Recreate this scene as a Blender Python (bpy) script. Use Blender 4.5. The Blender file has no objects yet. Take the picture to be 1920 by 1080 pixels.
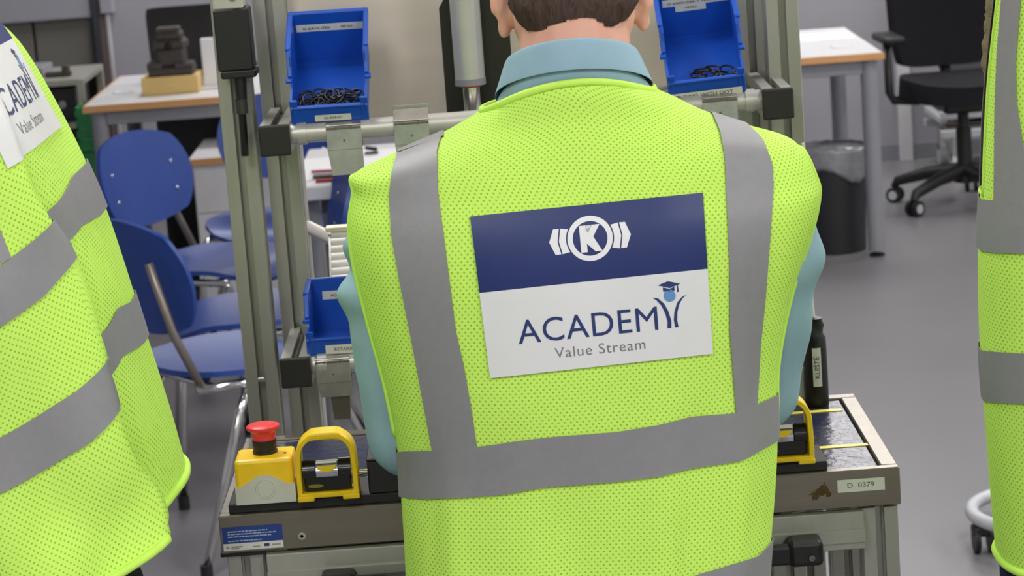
import bpy, bmesh, math, random
import numpy as np
from mathutils import Vector, Matrix, noise
from mathutils.bvhtree import BVHTree

# ------------------------------------------------------------------ camera, light, exposure
SC = bpy.context.scene
COL = SC.collection
CAM_H, F_PX = 1.754, 4800.0
PITCH, ROLL = math.radians(11.2), math.radians(4.2)
C0 = np.array([0, 0, CAM_H])
FW = np.array([0, math.cos(PITCH), -math.sin(PITCH)])
R0 = np.array([1.0, 0, 0])
U0 = np.array([0, math.sin(PITCH), math.cos(PITCH)])
cr, sr = math.cos(ROLL), math.sin(ROLL)
cam_data = bpy.data.cameras.new('camera')
cam_data.sensor_width = 36.0
cam_data.lens = F_PX / 1920 * 36.0
cam_data.clip_start, cam_data.clip_end = 0.05, 60
cam_data.dof.use_dof = True
cam_data.dof.focus_distance = 2.75
cam_data.dof.aperture_fstop = 17.0
cam = bpy.data.objects.new('camera', cam_data)
COL.objects.link(cam)
cx_, cy_, cz_ = cr * R0 - sr * U0, sr * R0 + cr * U0, -FW
cam.matrix_world = Matrix([[cx_[i], cy_[i], cz_[i], C0[i]] for i in range(3)] + [[0, 0, 0, 1]])
SC.camera = cam
vs = SC.view_settings
vs.view_transform = 'Standard'
vs.look = 'None'
vs.exposure = -0.38
vs.gamma = 1.0
vs.use_curve_mapping = False
SC.cycles.max_bounces = 8
SC.cycles.use_denoising = True

world = bpy.data.worlds.new('world')
SC.world = world
world.use_nodes = True
world.node_tree.nodes['Background'].inputs[0].default_value = (0.8, 0.85, 0.9, 1)
world.node_tree.nodes['Background'].inputs[1].default_value = 0.3

LIGHT_W = 46.0
CEIL = 3.0
LAMPS = [(x, y) for y in (-2.6, 0.6, 3.8, 7.0, 10.2) for x in (-0.8, 1.4, 3.6) if (x, y) != (-0.8, 7.0)]


def ray(x, y):
    u, v = x - 960, y - 540
    a, b = u * cr - v * sr, v * cr + u * sr
    return FW + R0 * a / F_PX - U0 * b / F_PX


def atY(x, y, Y):
    d = ray(x, y)
    return C0 + d * (Y / d[1])


def atZ(x, y, z):
    d = ray(x, y)
    return C0 + d * ((z - CAM_H) / d[2])


def proj(P):
    d = np.asarray(P, float) - C0
    w = d @ FW
    a, b = F_PX * (d @ R0) / w, -F_PX * (d @ U0) / w
    return np.stack([960 + a * cr + b * sr, 540 + b * cr - a * sr], -1)


# ------------------------------------------------------------------ materials (all procedural)
MATS = {}


def srgb(*c):
    return tuple((x / 255 / 12.92) if x / 255 <= 0.04045 else ((x / 255 + 0.055) / 1.055) ** 2.4 for x in c)


def M(name, col, rough=0.5, metal=0.0, var=0.06, scale=30, bump=0.0, bscale=200, stretch=(1, 1, 1), spec=0.5, trans=0.0, coat=0.0):
    if name in MATS:
        return MATS[name]
    m = bpy.data.materials.new(name)
    m.use_nodes = True
    nt = m.node_tree
    b = nt.nodes['Principled BSDF']
    L = nt.links.new
    c = srgb(*col)
    tc = nt.nodes.new('ShaderNodeTexCoord')
    mp = nt.nodes.new('ShaderNodeMapping')
    mp.inputs['Scale'].default_value = stretch
    L(tc.outputs['Object'], mp.inputs['Vector'])
    nz = nt.nodes.new('ShaderNodeTexNoise')
    nz.inputs['Scale'].default_value = scale
    nz.inputs['Detail'].default_value = 4
    L(mp.outputs[0], nz.inputs['Vector'])
    cr_ = nt.nodes.new('ShaderNodeValToRGB')
    cr_.color_ramp.elements[0].position = 0.3
    cr_.color_ramp.elements[1].position = 0.7
    cr_.color_ramp.elements[0].color = (*[max(0, x * (1 - var)) for x in c], 1)
    cr_.color_ramp.elements[1].color = (*[min(1, x * (1 + var)) for x in c], 1)
    L(nz.outputs['Fac'], cr_.inputs['Fac'])
    L(cr_.outputs[0], b.inputs['Base Color'])
    b.inputs['Roughness'].default_value = rough
    b.inputs['Metallic'].default_value = metal
    b.inputs['Specular IOR Level'].default_value = spec
    b.inputs['Transmission Weight'].default_value = trans
    b.inputs['Coat Weight'].default_value = coat
    if bump > 0:
        n2 = nt.nodes.new('ShaderNodeTexNoise')
        n2.inputs['Scale'].default_value = bscale
        n2.inputs['Detail'].default_value = 3
        L(mp.outputs[0], n2.inputs['Vector'])
        bp = nt.nodes.new('ShaderNodeBump')
        bp.inputs['Strength'].default_value = bump
        bp.inputs['Distance'].default_value = 0.002
        L(n2.outputs['Fac'], bp.inputs['Height'])
        L(bp.outputs[0], b.inputs['Normal'])
    MATS[name] = m
    return m


def mesh_fabric(name, col, dark, sx=0.0064, sy=0.0074, rad=0.00098):
    """knitted mesh cloth: staggered little holes laid out in metres on the cloth's own UV"""
    m = M(name, col, 0.75, var=0.03, scale=12, spec=0.2)
    nt = m.node_tree
    L = nt.links.new
    b = nt.nodes['Principled BSDF']
    uv = nt.nodes.new('ShaderNodeUVMap')
    dist = []
    for sh in ((0, 0), (0.5, 0.5)):
        mp = nt.nodes.new('ShaderNodeMapping')
        mp.inputs['Scale'].default_value = (1 / sx, 1 / sy, 1)
        mp.inputs['Location'].default_value = (sh[0], sh[1], 0)
        L(uv.outputs[0], mp.inputs[0])
        fr = nt.nodes.new('ShaderNodeVectorMath'); fr.operation = 'FRACTION'
        L(mp.outputs[0], fr.inputs[0])
        su = nt.nodes.new('ShaderNodeVectorMath'); su.operation = 'SUBTRACT'
        su.inputs[1].default_value = (0.5, 0.5, 0)
        L(fr.outputs[0], su.inputs[0])
        mu = nt.nodes.new('ShaderNodeVectorMath'); mu.operation = 'MULTIPLY'
        mu.inputs[1].default_value = (sx, sy, 0)
        L(su.outputs[0], mu.inputs[0])
        ln = nt.nodes.new('ShaderNodeVectorMath'); ln.operation = 'LENGTH'
        L(mu.outputs[0], ln.inputs[0])
        dist.append(ln.outputs['Value'])
    mn = nt.nodes.new('ShaderNodeMath'); mn.operation = 'MINIMUM'
    L(dist[0], mn.inputs[0]); L(dist[1], mn.inputs[1])
    mr = nt.nodes.new('ShaderNodeMapRange')
    mr.interpolation_type = 'SMOOTHSTEP'
    mr.inputs['From Min'].default_value = rad * 0.5
    mr.inputs['From Max'].default_value = rad * 1.35
    L(mn.outputs[0], mr.inputs['Value'])
    mx = nt.nodes.new('ShaderNodeMix'); mx.data_type = 'RGBA'
    old = b.inputs['Base Color'].links[0].from_socket
    L(mr.outputs[0], mx.inputs['Factor'])
    mx.inputs['A'].default_value = (*srgb(*dark), 1)
    L(old, mx.inputs['B'])
    L(mx.outputs['Result'], b.inputs['Base Color'])
    bp = nt.nodes.new('ShaderNodeBump')
    bp.inputs['Strength'].default_value = 0.35
    bp.inputs['Distance'].default_value = 0.0008
    L(mr.outputs[0], bp.inputs['Height'])
    L(bp.outputs[0], b.inputs['Normal'])
    return m


ALU = M('brushed_aluminium', (174, 174, 164), 0.42, 0.5, 0.05, 40, 0.05, 300, (1, 1, 0.05))
STEEL = M('brushed_steel', (134, 127, 114), 0.3, 0.8, 0.06, 60, 0.06, 500, (0.05, 1, 1))
PANEL = M('steel_panel', (236, 224, 210), 0.40, 0.25, 0.05, 25, 0.04, 400, (0.05, 1, 1))
GALV = M('galvanised_sheet', (188, 188, 182), 0.32, 0.85, 0.12, 60)
TUBE = M('grey_tube', (200, 198, 192), 0.35, 0.35, 0.04, 30)
CHROME = M('chrome', (215, 215, 215), 0.12, 1.0, 0.02)
BLACKP = M('black_plastic', (24, 24, 25), 0.5, 0, 0.15, 60, 0.05)
CAPM = M('black_cap', (38, 36, 34), 0.6, 0, 0.1, 80, 0.05)
BLACKM = M('black_metal', (20, 22, 18), 0.4, 0.1, 0.15, 40)
BINB = M('blue_bin_plastic', (22, 82, 188), 0.34, 0, 0.04, 40, 0.02)
LABELW = M('label_paper', (222, 222, 214), 0.6, 0, 0.03, 60)
INK = M('black_ink', (28, 28, 34), 0.6, 0, 0.05)
RUBBER = M('black_rubber', (20, 20, 22), 0.32, 0, 0.1)
YEL = M('yellow_plastic', (246, 200, 12), 0.4, 0, 0.05, 50, 0.02)
YELL = M('yellow_handle_plastic', (236, 198, 10), 0.38, 0, 0.05, 50)
GREYBOX = M('pale_grey_plastic', (198, 198, 186), 0.45, 0, 0.03, 40, 0.02)
RED = M('red_plastic', (222, 58, 62), 0.35, 0, 0.05, 60)
MATM = M('navy_mat', (38, 42, 66), 0.24, 0, 0.12, 14, 0.5, 80, spec=0.3)
TAPEY = M('yellow_tape', (232, 216, 84), 0.35, 0, 0.05, 30)
HIVIS = mesh_fabric('hi_vis_mesh_cloth', (203, 247, 106), (138, 188, 58))
BIND = M('hi_vis_binding', (204, 248, 104), 0.7, 0, 0.03, 60, 0.1, 900, spec=0.2)
REFL = M('reflective_tape', (142, 142, 145), 0.5, 0.1, 0.03, 90, 0.12, 1500, spec=0.3)
PATCHW = M('patch_white', (224, 226, 226), 0.42, 0, 0.02, 20)
PATCHB = M('patch_blue', (22, 42, 102), 0.45, 0, 0.04, 20)
PRINTB = M('print_navy', (34, 54, 108), 0.5, 0, 0.02)
PRINTG = M('print_grey', (120, 122, 130), 0.5, 0, 0.02)
PRINTL = M('print_light_blue', (96, 146, 196), 0.5, 0, 0.02)
PRINTW = M('print_white', (232, 234, 236), 0.45, 0, 0.02)
SHIRT = M('pale_teal_shirt', (148, 180, 196), 0.8, 0, 0.04, 25, 0.1, 900, spec=0.2)
OLIVE = M('olive_knit', (128, 120, 92), 0.9, 0, 0.12, 60, 0.7, 260, (1, 1, 3), spec=0.1)
DARKSH = M('dark_sweater', (52, 54, 60), 0.9, 0, 0.1, 60, 0.3, 500, spec=0.1)
NAVYT = M('navy_trousers', (34, 42, 66), 0.85, 0, 0.1, 60, 0.2, 700, spec=0.1)
BLACKT = M('black_trousers', (26, 27, 30), 0.85, 0, 0.1, 60, 0.2, 700, spec=0.1)
SKIN = M('skin', (226, 172, 150), 0.55, 0, 0.06, 18, 0.06, 350, spec=0.35)
HAIR = M('short_brown_hair', (66, 50, 42), 0.6, 0, 0.35, 220, 0.6, 420, (1, 1, 0.25), spec=0.3)
SHOE = M('black_shoe', (22, 22, 22), 0.45, 0, 0.1)
DESKW = M('white_laminate', (216, 216, 219), 0.35, 0, 0.02, 20)
WOODE = M('beech_edge', (206, 154, 102), 0.5, 0, 0.08, 12, 0.03, 80, (1, 8, 8))
PINE = M('pine_block', (216, 184, 118), 0.55, 0, 0.06, 10, 0.03, 80, (1, 6, 6))
GREYM = M('grey_powder_coat', (138, 139, 146), 0.45, 0.1, 0.03, 40)
CHAIRB = M('blue_stained_plywood', (30, 66, 146), 0.42, 0, 0.05, 20, 0.02)
OFFB = M('black_upholstery', (30, 29, 33), 0.85, 0, 0.1, 90, 0.25, 900, spec=0.2)
WHITEP = M('white_paper', (240, 240, 242), 0.6, 0, 0.01)
REDP = M('red_pen_plastic', (150, 40, 50), 0.4, 0, 0.05)
CASTM = M('dark_cast_iron', (72, 66, 62), 0.6, 0.3, 0.2, 60, 0.3, 300)
GREENP = M('green_crate_plastic', (52, 150, 88), 0.45, 0, 0.08)
FILM = M('clear_bag_film', (136, 136, 142), 0.2, 0, 0.15, 30, 0.6, 40, spec=0.6)
BINBLK = M('black_bin_plastic', (32, 32, 36), 0.55, 0, 0.06, 60, 0.05)
STAIN = M('brown_residue', (84, 62, 22), 0.8, 0, 0.4, 150)
TAUPE = M('taupe_panel', (112, 110, 104), 0.7, 0, 0.03, 8)
WHITEBD = M('light_board', (158, 158, 168), 0.5, 0, 0.02, 6)
LGREY = M('light_grey_tube', (190, 192, 198), 0.4, 0.1, 0.03)


# ------------------------------------------------------------------ mesh helpers
def _link(name, me, mat, parent=None, smooth=False):
    o = bpy.data.objects.new(name, me)
    COL.objects.link(o)
    if mat is not None:
        for m in (mat if isinstance(mat, (list, tuple)) else [mat]):
            me.materials.append(m)
    if smooth:
        me.polygons.foreach_set('use_smooth', [True] * len(me.polygons))
    if parent is not None:
        o.parent = parent
        o.matrix_parent_inverse = parent.get('_t') and Matrix.Translation(Vector(parent['_t'])).inverted() or Matrix.Identity(4)
    return o


def rebase(o):
    """origin of a one-mesh thing at the middle of its base"""
    co = np.empty(len(o.data.vertices) * 3)
    o.data.vertices.foreach_get('co', co)
    co = co.reshape(-1, 3)
    b = np.array([(co[:, 0].min() + co[:, 0].max()) / 2, (co[:, 1].min() + co[:, 1].max()) / 2, co[:, 2].min()])
    o.data.vertices.foreach_set('co', (co - b).ravel())
    o.location = b
    o['_t'] = [float(x) for x in b]
    return o


def obj(name, verts, faces, mat, parent=None, smooth=False, uvs=None, mi=None):
    me = bpy.data.meshes.new(name)
    me.from_pydata([tuple(map(float, v)) for v in verts], [], faces)
    if uvs is not None:
        ul = me.uv_layers.new(name='UVMap')
        li = np.empty(len(me.loops), int)
        me.loops.foreach_get('vertex_index', li)
        ul.data.foreach_set('uv', np.asarray(uvs, float)[li].ravel())
    if mi is not None:
        me.polygons.foreach_set('material_index', mi)
    me.update()
    return _link(name, me, mat, parent, smooth)


class MB:
    """collects shapes for ONE part"""

    def __init__(self):
        self.bm = bmesh.new()

    def _xf(self, vs_, mtx):
        if mtx is not None:
            for v in vs_:
                v.co = mtx @ v.co

    def box(self, c, s, bev=0.0, rot=None, seg=1):
        r = bmesh.ops.create_cube(self.bm, size=1.0)
        v = r['verts']
        for q in v:
            q.co = Vector((q.co.x * s[0], q.co.y * s[1], q.co.z * s[2]))
        if bev > 0:
            e = list({e for q in v for e in q.link_edges})
            g = bmesh.ops.bevel(self.bm, geom=e, offset=bev, segments=seg, affect='EDGES', profile=0.5)
            v = list({q for f in g['faces'] for q in f.verts} | {q for q in v if q.is_valid})
        m = Matrix.Translation(Vector(c)) @ (rot.to_4x4() if rot is not None else Matrix.Identity(4))
        self._xf(v, m)
        return self

    def tube(self, pts, r, n=10, cap=True, closed=False):
        pts = [Vector(p) for p in pts]
        rs = r if isinstance(r, (list, tuple)) else [r] * len(pts)
        rings = []
        N = len(pts)
        up = None
        for i, p in enumerate(pts):
            if closed:
                d = (pts[(i + 1) % N] - pts[i - 1]).normalized()
            else:
                d = (pts[min(i + 1, N - 1)] - pts[max(i - 1, 0)]).normalized()
            if up is None:
                up = Vector((0, 0, 1)) if abs(d.z) < 0.9 else Vector((1, 0, 0))
            a = d.cross(up)
            if a.length < 1e-6:
                a = d.orthogonal()
            a.normalize()
            b = a.cross(d).normalized()
            up = b
            rings.append([self.bm.verts.new(p + (a * math.cos(t) + b * math.sin(t)) * rs[i]) for t in [2 * math.pi * k / n for k in range(n)]])
        for i in range(N if closed else N - 1):
            A, B = rings[i], rings[(i + 1) % N]
            for k in range(n):
                self.bm.faces.new([A[k], A[(k + 1) % n], B[(k + 1) % n], B[k]])
        if cap and not closed:
            self.bm.faces.new(rings[0][::-1])
            self.bm.faces.new(rings[-1])
        return self

    def lathe(self, prof, c=(0, 0, 0), n=24, rot=None, a0=0, a1=2 * math.pi):
        full = abs(a1 - a0 - 2 * math.pi) < 1e-6
        m = Matrix.Translation(Vector(c)) @ (rot.to_4x4() if rot is not None else Matrix.Identity(4))
        rings = []
        k_ = n if full else n + 1
        for (r, z) in prof:
            rings.append([self.bm.verts.new(m @ Vector((r * math.cos(a0 + (a1 - a0) * k / n), r * math.sin(a0 + (a1 - a0) * k / n), z))) for k in range(k_)])
        for A, B in zip(rings, rings[1:]):
            for k in range(n):
                self.bm.faces.new([A[k], A[(k + 1) % k_], B[(k + 1) % k_], B[k]])
        if full:
            if prof[0][0] > 1e-5:
                self.bm.faces.new(rings[0][::-1])
            if prof[-1][0] > 1e-5:
                self.bm.faces.new(rings[-1])
        bmesh.ops.remove_doubles(self.bm, verts=[v for r in rings for v in r], dist=1e-6)
        return self

    def prism(self, poly, h, mtx=None):
        a = [self.bm.verts.new(Vector((x, y, 0))) for x, y in poly]
        b = [self.bm.verts.new(Vector((x, y, h))) for x, y in poly]
        n = len(poly)
        self.bm.faces.new(a[::-1]); self.bm.faces.new(b)
        for k in range(n):
            self.bm.faces.new([a[k], a[(k + 1) % n], b[(k + 1) % n], b[k]])
        self._xf(a + b, mtx)
        return self

    def slab(self, P, th):
        """P: grid (n,m,3) -> closed sheet with thickness th along its normals"""
        P = np.asarray(P, float)
        n, m = P.shape[:2]
        du = np.gradient(P, axis=0); dv = np.gradient(P, axis=1)
        N = np.cross(du, dv); N /= np.linalg.norm(N, axis=-1, keepdims=True) + 1e-12
        A = [[self.bm.verts.new(P[i, j] + N[i, j] * th / 2) for j in range(m)] for i in range(n)]
        B = [[self.bm.verts.new(P[i, j] - N[i, j] * th / 2) for j in range(m)] for i in range(n)]
        for i in range(n - 1):
            for j in range(m - 1):
                self.bm.faces.new([A[i][j], A[i + 1][j], A[i + 1][j + 1], A[i][j + 1]])
                self.bm.faces.new([B[i][j], B[i][j + 1], B[i + 1][j + 1], B[i + 1][j]])
        loop = [(i, 0) for i in range(n)] + [(n - 1, j) for j in range(1, m)] + [(i, m - 1) for i in range(n - 2, -1, -1)] + [(0, j) for j in range(m - 2, 0, -1)]
        for (i, j), (k, l) in zip(loop, loop[1:] + loop[:1]):
            self.bm.faces.new([A[k][l], A[i][j], B[i][j], B[k][l]])
        return self

    def ball(self, c, r, n=16, rot=None):
        g = bmesh.ops.create_uvsphere(self.bm, u_segments=n, v_segments=max(8, n // 2), radius=1.0)
        r = r if isinstance(r, (tuple, list)) else (r, r, r)
        m = Matrix.Translation(Vector(c)) @ (rot.to_4x4() if rot is not None else Matrix.Identity(4)) @ Matrix.Diagonal((*r, 1))
        self._xf(g['verts'], m)
        return self

    def capsule(self, p0, r0, p1, r1, n=16):
        p0, p1 = Vector(p0), Vector(p1)
        d = p1 - p0
        L = d.length
        ps, rr = [], []
        for k in range(5):
            a = math.pi / 2 * (1 - k / 5)
            ps.append(p0 - d / L * r0 * math.sin(a)); rr.append(max(r0 * math.cos(a), 1e-4))
        for k in range(6):
            t = k / 5
            ps.append(p0 + d * t); rr.append(r0 + (r1 - r0) * t)
        for k in range(1, 6):
            a = math.pi / 2 * k / 5
            ps.append(p1 + d / L * r1 * math.sin(a)); rr.append(max(r1 * math.cos(a), 1e-4))
        return self.tube(ps, rr, n)

    def build(self, name, mat, parent=None, smooth=False, auto=None):
        bmesh.ops.recalc_face_normals(self.bm, faces=self.bm.faces)
        me = bpy.data.meshes.new(name)
        self.bm.to_mesh(me)
        self.bm.free()
        o = _link(name, me, mat, parent, smooth)
        if smooth and auto is not None:
            me.set_sharp_from_angle(angle=math.radians(auto))
        if parent is None:
            rebase(o)
        return o

    def remesh(self, name, mat, voxel, smooth=6, parent=None, fn=None):
        """fuse everything collected into one continuous skin"""
        bmesh.ops.recalc_face_normals(self.bm, faces=self.bm.faces)
        me = bpy.data.meshes.new(name + '_raw')
        self.bm.to_mesh(me)
        self.bm.free()
        t = bpy.data.objects.new('tmp', me)
        COL.objects.link(t)
        m1 = t.modifiers.new('r', 'REMESH'); m1.mode = 'VOXEL'; m1.voxel_size = voxel
        m2 = t.modifiers.new('s', 'SMOOTH'); m2.factor = 0.5; m2.iterations = smooth
        dg = bpy.context.evaluated_depsgraph_get()
        out = bpy.data.meshes.new_from_object(t.evaluated_get(dg))
        bpy.data.objects.remove(t)
        bpy.data.meshes.remove(me)
        out.name = name
        out.materials.clear()
        if fn is not None:
            n = len(out.vertices)
            co = np.empty(n * 3); out.vertices.foreach_get('co', co); co = co.reshape(-1, 3)
            no = np.empty(n * 3); out.vertices.foreach_get('normal', no); no = no.reshape(-1, 3)
            out.vertices.foreach_set('co', fn(co, no).ravel())
            out.update()
        return _link(name, out, mat, parent, True)


def tag(o, label, cat=None, group=None, kind=None):
    if label:
        o['label'] = label
    if cat:
        o['category'] = cat
    if group:
        o['group'] = group
    if kind:
        o['kind'] = kind
    return o


def thing(name, label, cat, loc=(0, 0, 0), group=None):
    o = bpy.data.objects.new(name, None)
    COL.objects.link(o)
    o.empty_display_size = 0.05
    o.location = loc
    o['_t'] = [float(x) for x in loc]
    return tag(o, label, cat, group)


def done(o):
    if '_t' in o:
        del o['_t']


def copy_tree(o, parent=None):
    c = o.copy()
    COL.objects.link(c)
    c.parent = parent
    for ch in list(o.children):
        copy_tree(ch, c)
    return c


def struct(o, label, kind='structure'):
    o['kind'] = kind
    o['label'] = label
    return o


def profile(w, slot=0.0105, deep=0.0175, lip=0.0):
    """square aluminium extrusion section with a T-slot on each face"""
    h, s = w / 2, slot / 2
    q = [(-h + 0.0012, -h), (-s, -h), (-s, -h + deep * 0.35), (-s * 1.9, -h + deep * 0.55), (-s * 1.9, -h + deep), (s * 1.9, -h + deep),
         (s * 1.9, -h + deep * 0.55), (s, -h + deep * 0.35), (s, -h), (h - 0.0012, -h)]
    out = []
    for k in range(4):
        c, s_ = round(math.cos(k * math.pi / 2)), round(math.sin(k * math.pi / 2))
        out += [(x * c - y * s_, x * s_ + y * c) for x, y in q]
    return out


def text_tris(s, size=1.0, offset=0.0, space=1.0):
    cu = bpy.data.curves.new('txt', 'FONT')
    cu.body = s
    cu.size = size
    cu.offset = offset
    cu.space_character = space
    cu.resolution_u = 4
    t = bpy.data.objects.new('txt', cu)
    COL.objects.link(t)
    dg = bpy.context.evaluated_depsgraph_get()
    me = bpy.data.meshes.new_from_object(t.evaluated_get(dg))
    bpy.data.objects.remove(t)
    v = np.array([(q.co.x, q.co.y) for q in me.vertices])
    f = [tuple(p.vertices) for p in me.polygons]
    bpy.data.meshes.remove(me)
    bpy.data.curves.remove(cu)
    return v, f


def fit(v, x0, x1, h=None, y0=0.0, capref=None):
    """scale text verts to span x0..x1 with cap height h"""
    v = v.copy()
    a, b = v[:, 0].min(), v[:, 0].max()
    k = (x1 - x0) / (b - a)
    top = capref if capref else v[:, 1].max()
    ky = (h / top) if h else k
    v[:, 0] = x0 + (v[:, 0] - a) * k
    v[:, 1] = y0 + v[:, 1] * ky
    return v


def decal(name, v2, faces, mapf, mat, parent, maxlen=None, label=None):
    """flat print: 2-D shapes laid onto a surface through mapf(x, y) -> 3-D"""
    bm = bmesh.new()
    vs_ = [bm.verts.new((x, y, 0)) for x, y in v2]
    for f in faces:
        try:
            bm.faces.new([vs_[i] for i in f])
        except ValueError:
            pass
    bmesh.ops.triangulate(bm, faces=bm.faces)
    if maxlen:
        for _ in range(5):
            e = [e for e in bm.edges if e.calc_length() > maxlen]
            if not e:
                break
            bmesh.ops.subdivide_edges(bm, edges=e, cuts=1)
            bmesh.ops.triangulate(bm, faces=bm.faces)
    bm.verts.index_update()
    P = [mapf(v.co.x, v.co.y) for v in bm.verts]
    F = [[v.index for v in f.verts] for f in bm.faces]
    bm.free()
    o = obj(name, P, F, mat, parent)
    if label:
        o['label'] = label
    return o


def plane_map(o, ex, ey):
    o, ex, ey = map(np.asarray, (o, ex, ey))
    return lambda x, y: o + ex * x + ey * y


def rect(x0, y0, x1, y1):
    return [(x0, y0), (x1, y0), (x1, y1), (x0, y1)], [(0, 1, 2, 3)]


def X3(a): return Matrix.Rotation(a, 3, 'X')
def Y3(a): return Matrix.Rotation(a, 3, 'Y')
def Z3(a): return Matrix.Rotation(a, 3, 'Z')


# ------------------------------------------------------------------ the setting
X0, X1, YB, Y1 = -4.2, 4.6, -4.0, 11.1
FLOORM = M('grey_resin_floor', (120, 119, 122), 0.32, 0, 0.05, 1.6, 0.03, 30)
WALLM = M('grey_wall_paint', (160, 158, 167), 0.75, 0, 0.02, 4, 0.03, 200)
CEILM = M('white_ceiling', (225, 225, 225), 0.9, 0, 0.02, 4)
WALLW = M('pale_wall_paint', (205, 205, 208), 0.8, 0, 0.02, 4)


def slabbox(name, lo, hi, mat, parent=None, bev=0.0):
    lo, hi = np.array(lo, float), np.array(hi, float)
    return MB().box((lo + hi) / 2, hi - lo, bev).build(name, mat, parent)


struct(slabbox('floor', (X0 - .1, YB - .1, -.12), (X1 + .1, Y1 + .1, 0), FLOORM), 'smooth grey resin floor of the training workshop')
struct(slabbox('ceiling', (X0 - .1, YB - .1, CEIL), (X1 + .1, Y1 + .1, CEIL + .1), CEILM), 'white ceiling above the workshop')
struct(slabbox('wall_back', (X0 - .1, Y1, 0), (X1 + .1, Y1 + .1, CEIL), WALLM), 'plain grey painted wall behind the desks')
struct(slabbox('wall_left', (X0 - .1, YB, 0), (X0, Y1, CEIL), WALLW), 'pale painted wall on the left')
struct(slabbox('wall_right', (X1, YB, 0), (X1 + .1, Y1, CEIL), WALLW), 'pale painted wall on the right')
struct(slabbox('wall_front', (X0 - .1, YB - .1, 0), (X1 + .1, YB, CEIL), WALLW), 'pale painted wall behind the viewer')
struct(slabbox('baseboard_back', (X0, Y1 - .012, 0), (X1, Y1, .07), GREYM), 'low grey skirting along the back wall')

# ceiling lamps: frame + diffuser + the lamp's own light
LROW = {y: n for n, y in enumerate(sorted({q[1] for q in LAMPS}))}
LCOL = {x: n for n, x in enumerate(sorted({q[0] for q in LAMPS}))}
for i, (x, y) in enumerate(LAMPS):
    row = ['behind the viewer', 'over the viewer', 'over the workstation', 'over the blue chairs', 'over the desks'][LROW[y]]
    side = ['first', 'second', 'third'][LCOL[x]]
    t = thing('ceiling_lamp', 'flat white ceiling lamp %s, %s line from the left wall' % (row, side), 'lamp', (x, y, CEIL - .06), 'flat ceiling lamps')
    b = MB()
    for s in (-1, 1):
        b.box((x + s * .31, y, CEIL - .03), (.02, 1.24, .06), .003)
        b.box((x, y + s * .61, CEIL - .03), (.6, .02, .06), .003)
    b.build('lamp_frame', DESKW, t)
    dm = MATS.get('lamp_diffuser')
    if dm is None:
        dm = M('lamp_diffuser', (240, 240, 240), .6)
        e = dm.node_tree.nodes['Principled BSDF']
        e.inputs['Emission Color'].default_value = (1, .97, .93, 1)
        e.inputs['Emission Strength'].default_value = 2.5
    slabbox('diffuser', (x - .3, y - .6, CEIL - .05), (x + .3, y + .6, CEIL - .04), dm, t)
    ld = bpy.data.lights.new('lamp_light', 'AREA')
    ld.shape = 'RECTANGLE'; ld.size = .58; ld.size_y = 1.18
    ld.energy = LIGHT_W; ld.color = (1, .975, .94)
    lo = bpy.data.objects.new('lamp_light', ld)
    COL.objects.link(lo)
    lo.parent = t
    lo.location = (0, 0, -.0)

# wall details, left part of the back wall
pz = .98
for i, (xa, xb) in enumerate(((-3.3, -1.973), (-1.973, -1.715))):
    o = slabbox('trim_%d' % (i + 1), (xa + .006, Y1 - .05, .02), (xb - .006, Y1, .885), TAUPE, None, .003)
    struct(o, ['wide taupe wall panel left of the dark joint', 'narrow taupe wall panel right of the dark joint'][i])
t = thing('pin_board', 'large pale grey board above the taupe wall panels', 'board', (-2.4, Y1 - .06, .88))
slabbox('board_panel', (-3.3, Y1 - .075, .895), (-1.712, Y1 - .05, 2.0), WHITEBD, t, .003)
slabbox('bottom_rail', (-3.3, Y1 - .08, .885), (-1.712, Y1 - .045, .897), GREYM, t, .003)
t = thing('service_column', 'narrow steel service column with a white box, between taupe panels and laptop', 'column', (-1.68, Y1 - .04, 0))
MB().box((-1.700, Y1 - .06, 1.2), (.022, .06, 2.4), .002).build('dark_rail', M('dark_grey_rail', (66, 70, 78), .4, .4), t)
MB().box((-1.678, Y1 - .05, 1.2), (.02, .05, 2.4), .002).build('brown_rail', M('brown_rail', (98, 84, 84), .5, .2), t)
MB().tube([(-1.655, Y1 - .03, 0), (-1.655, Y1 - .03, 2.4)], .013, 12).build('pipe', DESKW, t, True)
MB().box((-1.645, Y1 - .05, 1.008), (.056, .08, .22), .004).build('junction_box', WHITEBD, t)
# right pilaster
struct(slabbox('trim_3', (1.735, Y1 - .05, 0), (1.79, Y1, CEIL), WALLW, None, .003), 'pale pilaster strip on the back wall beside the office chair')

# ------------------------------------------------------------------ the assembly workstation
TX0, TX1, TY0, TY1, TZ = -.356, .429, 2.838, 3.2, .95
ws = thing('assembly_workstation', 'aluminium assembly workstation with navy mat, uprights and bin rails, in front of the man', 'workstation', ((TX0 + TX1) / 2, (TY0 + TY1) / 2, 0))
AP = .045


def prof_bar(name, p0, p1, w, parent=ws, mat=ALU, label=None):
    p0, p1 = Vector(p0), Vector(p1)
    d = p1 - p0
    if abs(d.z) > abs(d.y):
        m = Matrix.Translation(p0)
    elif abs(d.y) > abs(d.x):
        m = Matrix.Translation(p0) @ Matrix.Rotation(-math.pi / 2, 4, 'X')
    else:
        m = Matrix.Translation(p0) @ Matrix.Rotation(math.pi / 2, 4, 'Y')
    o = MB().prism(profile(w), d.length, m).build(name, mat, parent)
    if label:
        o['label'] = label
    return o


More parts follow.
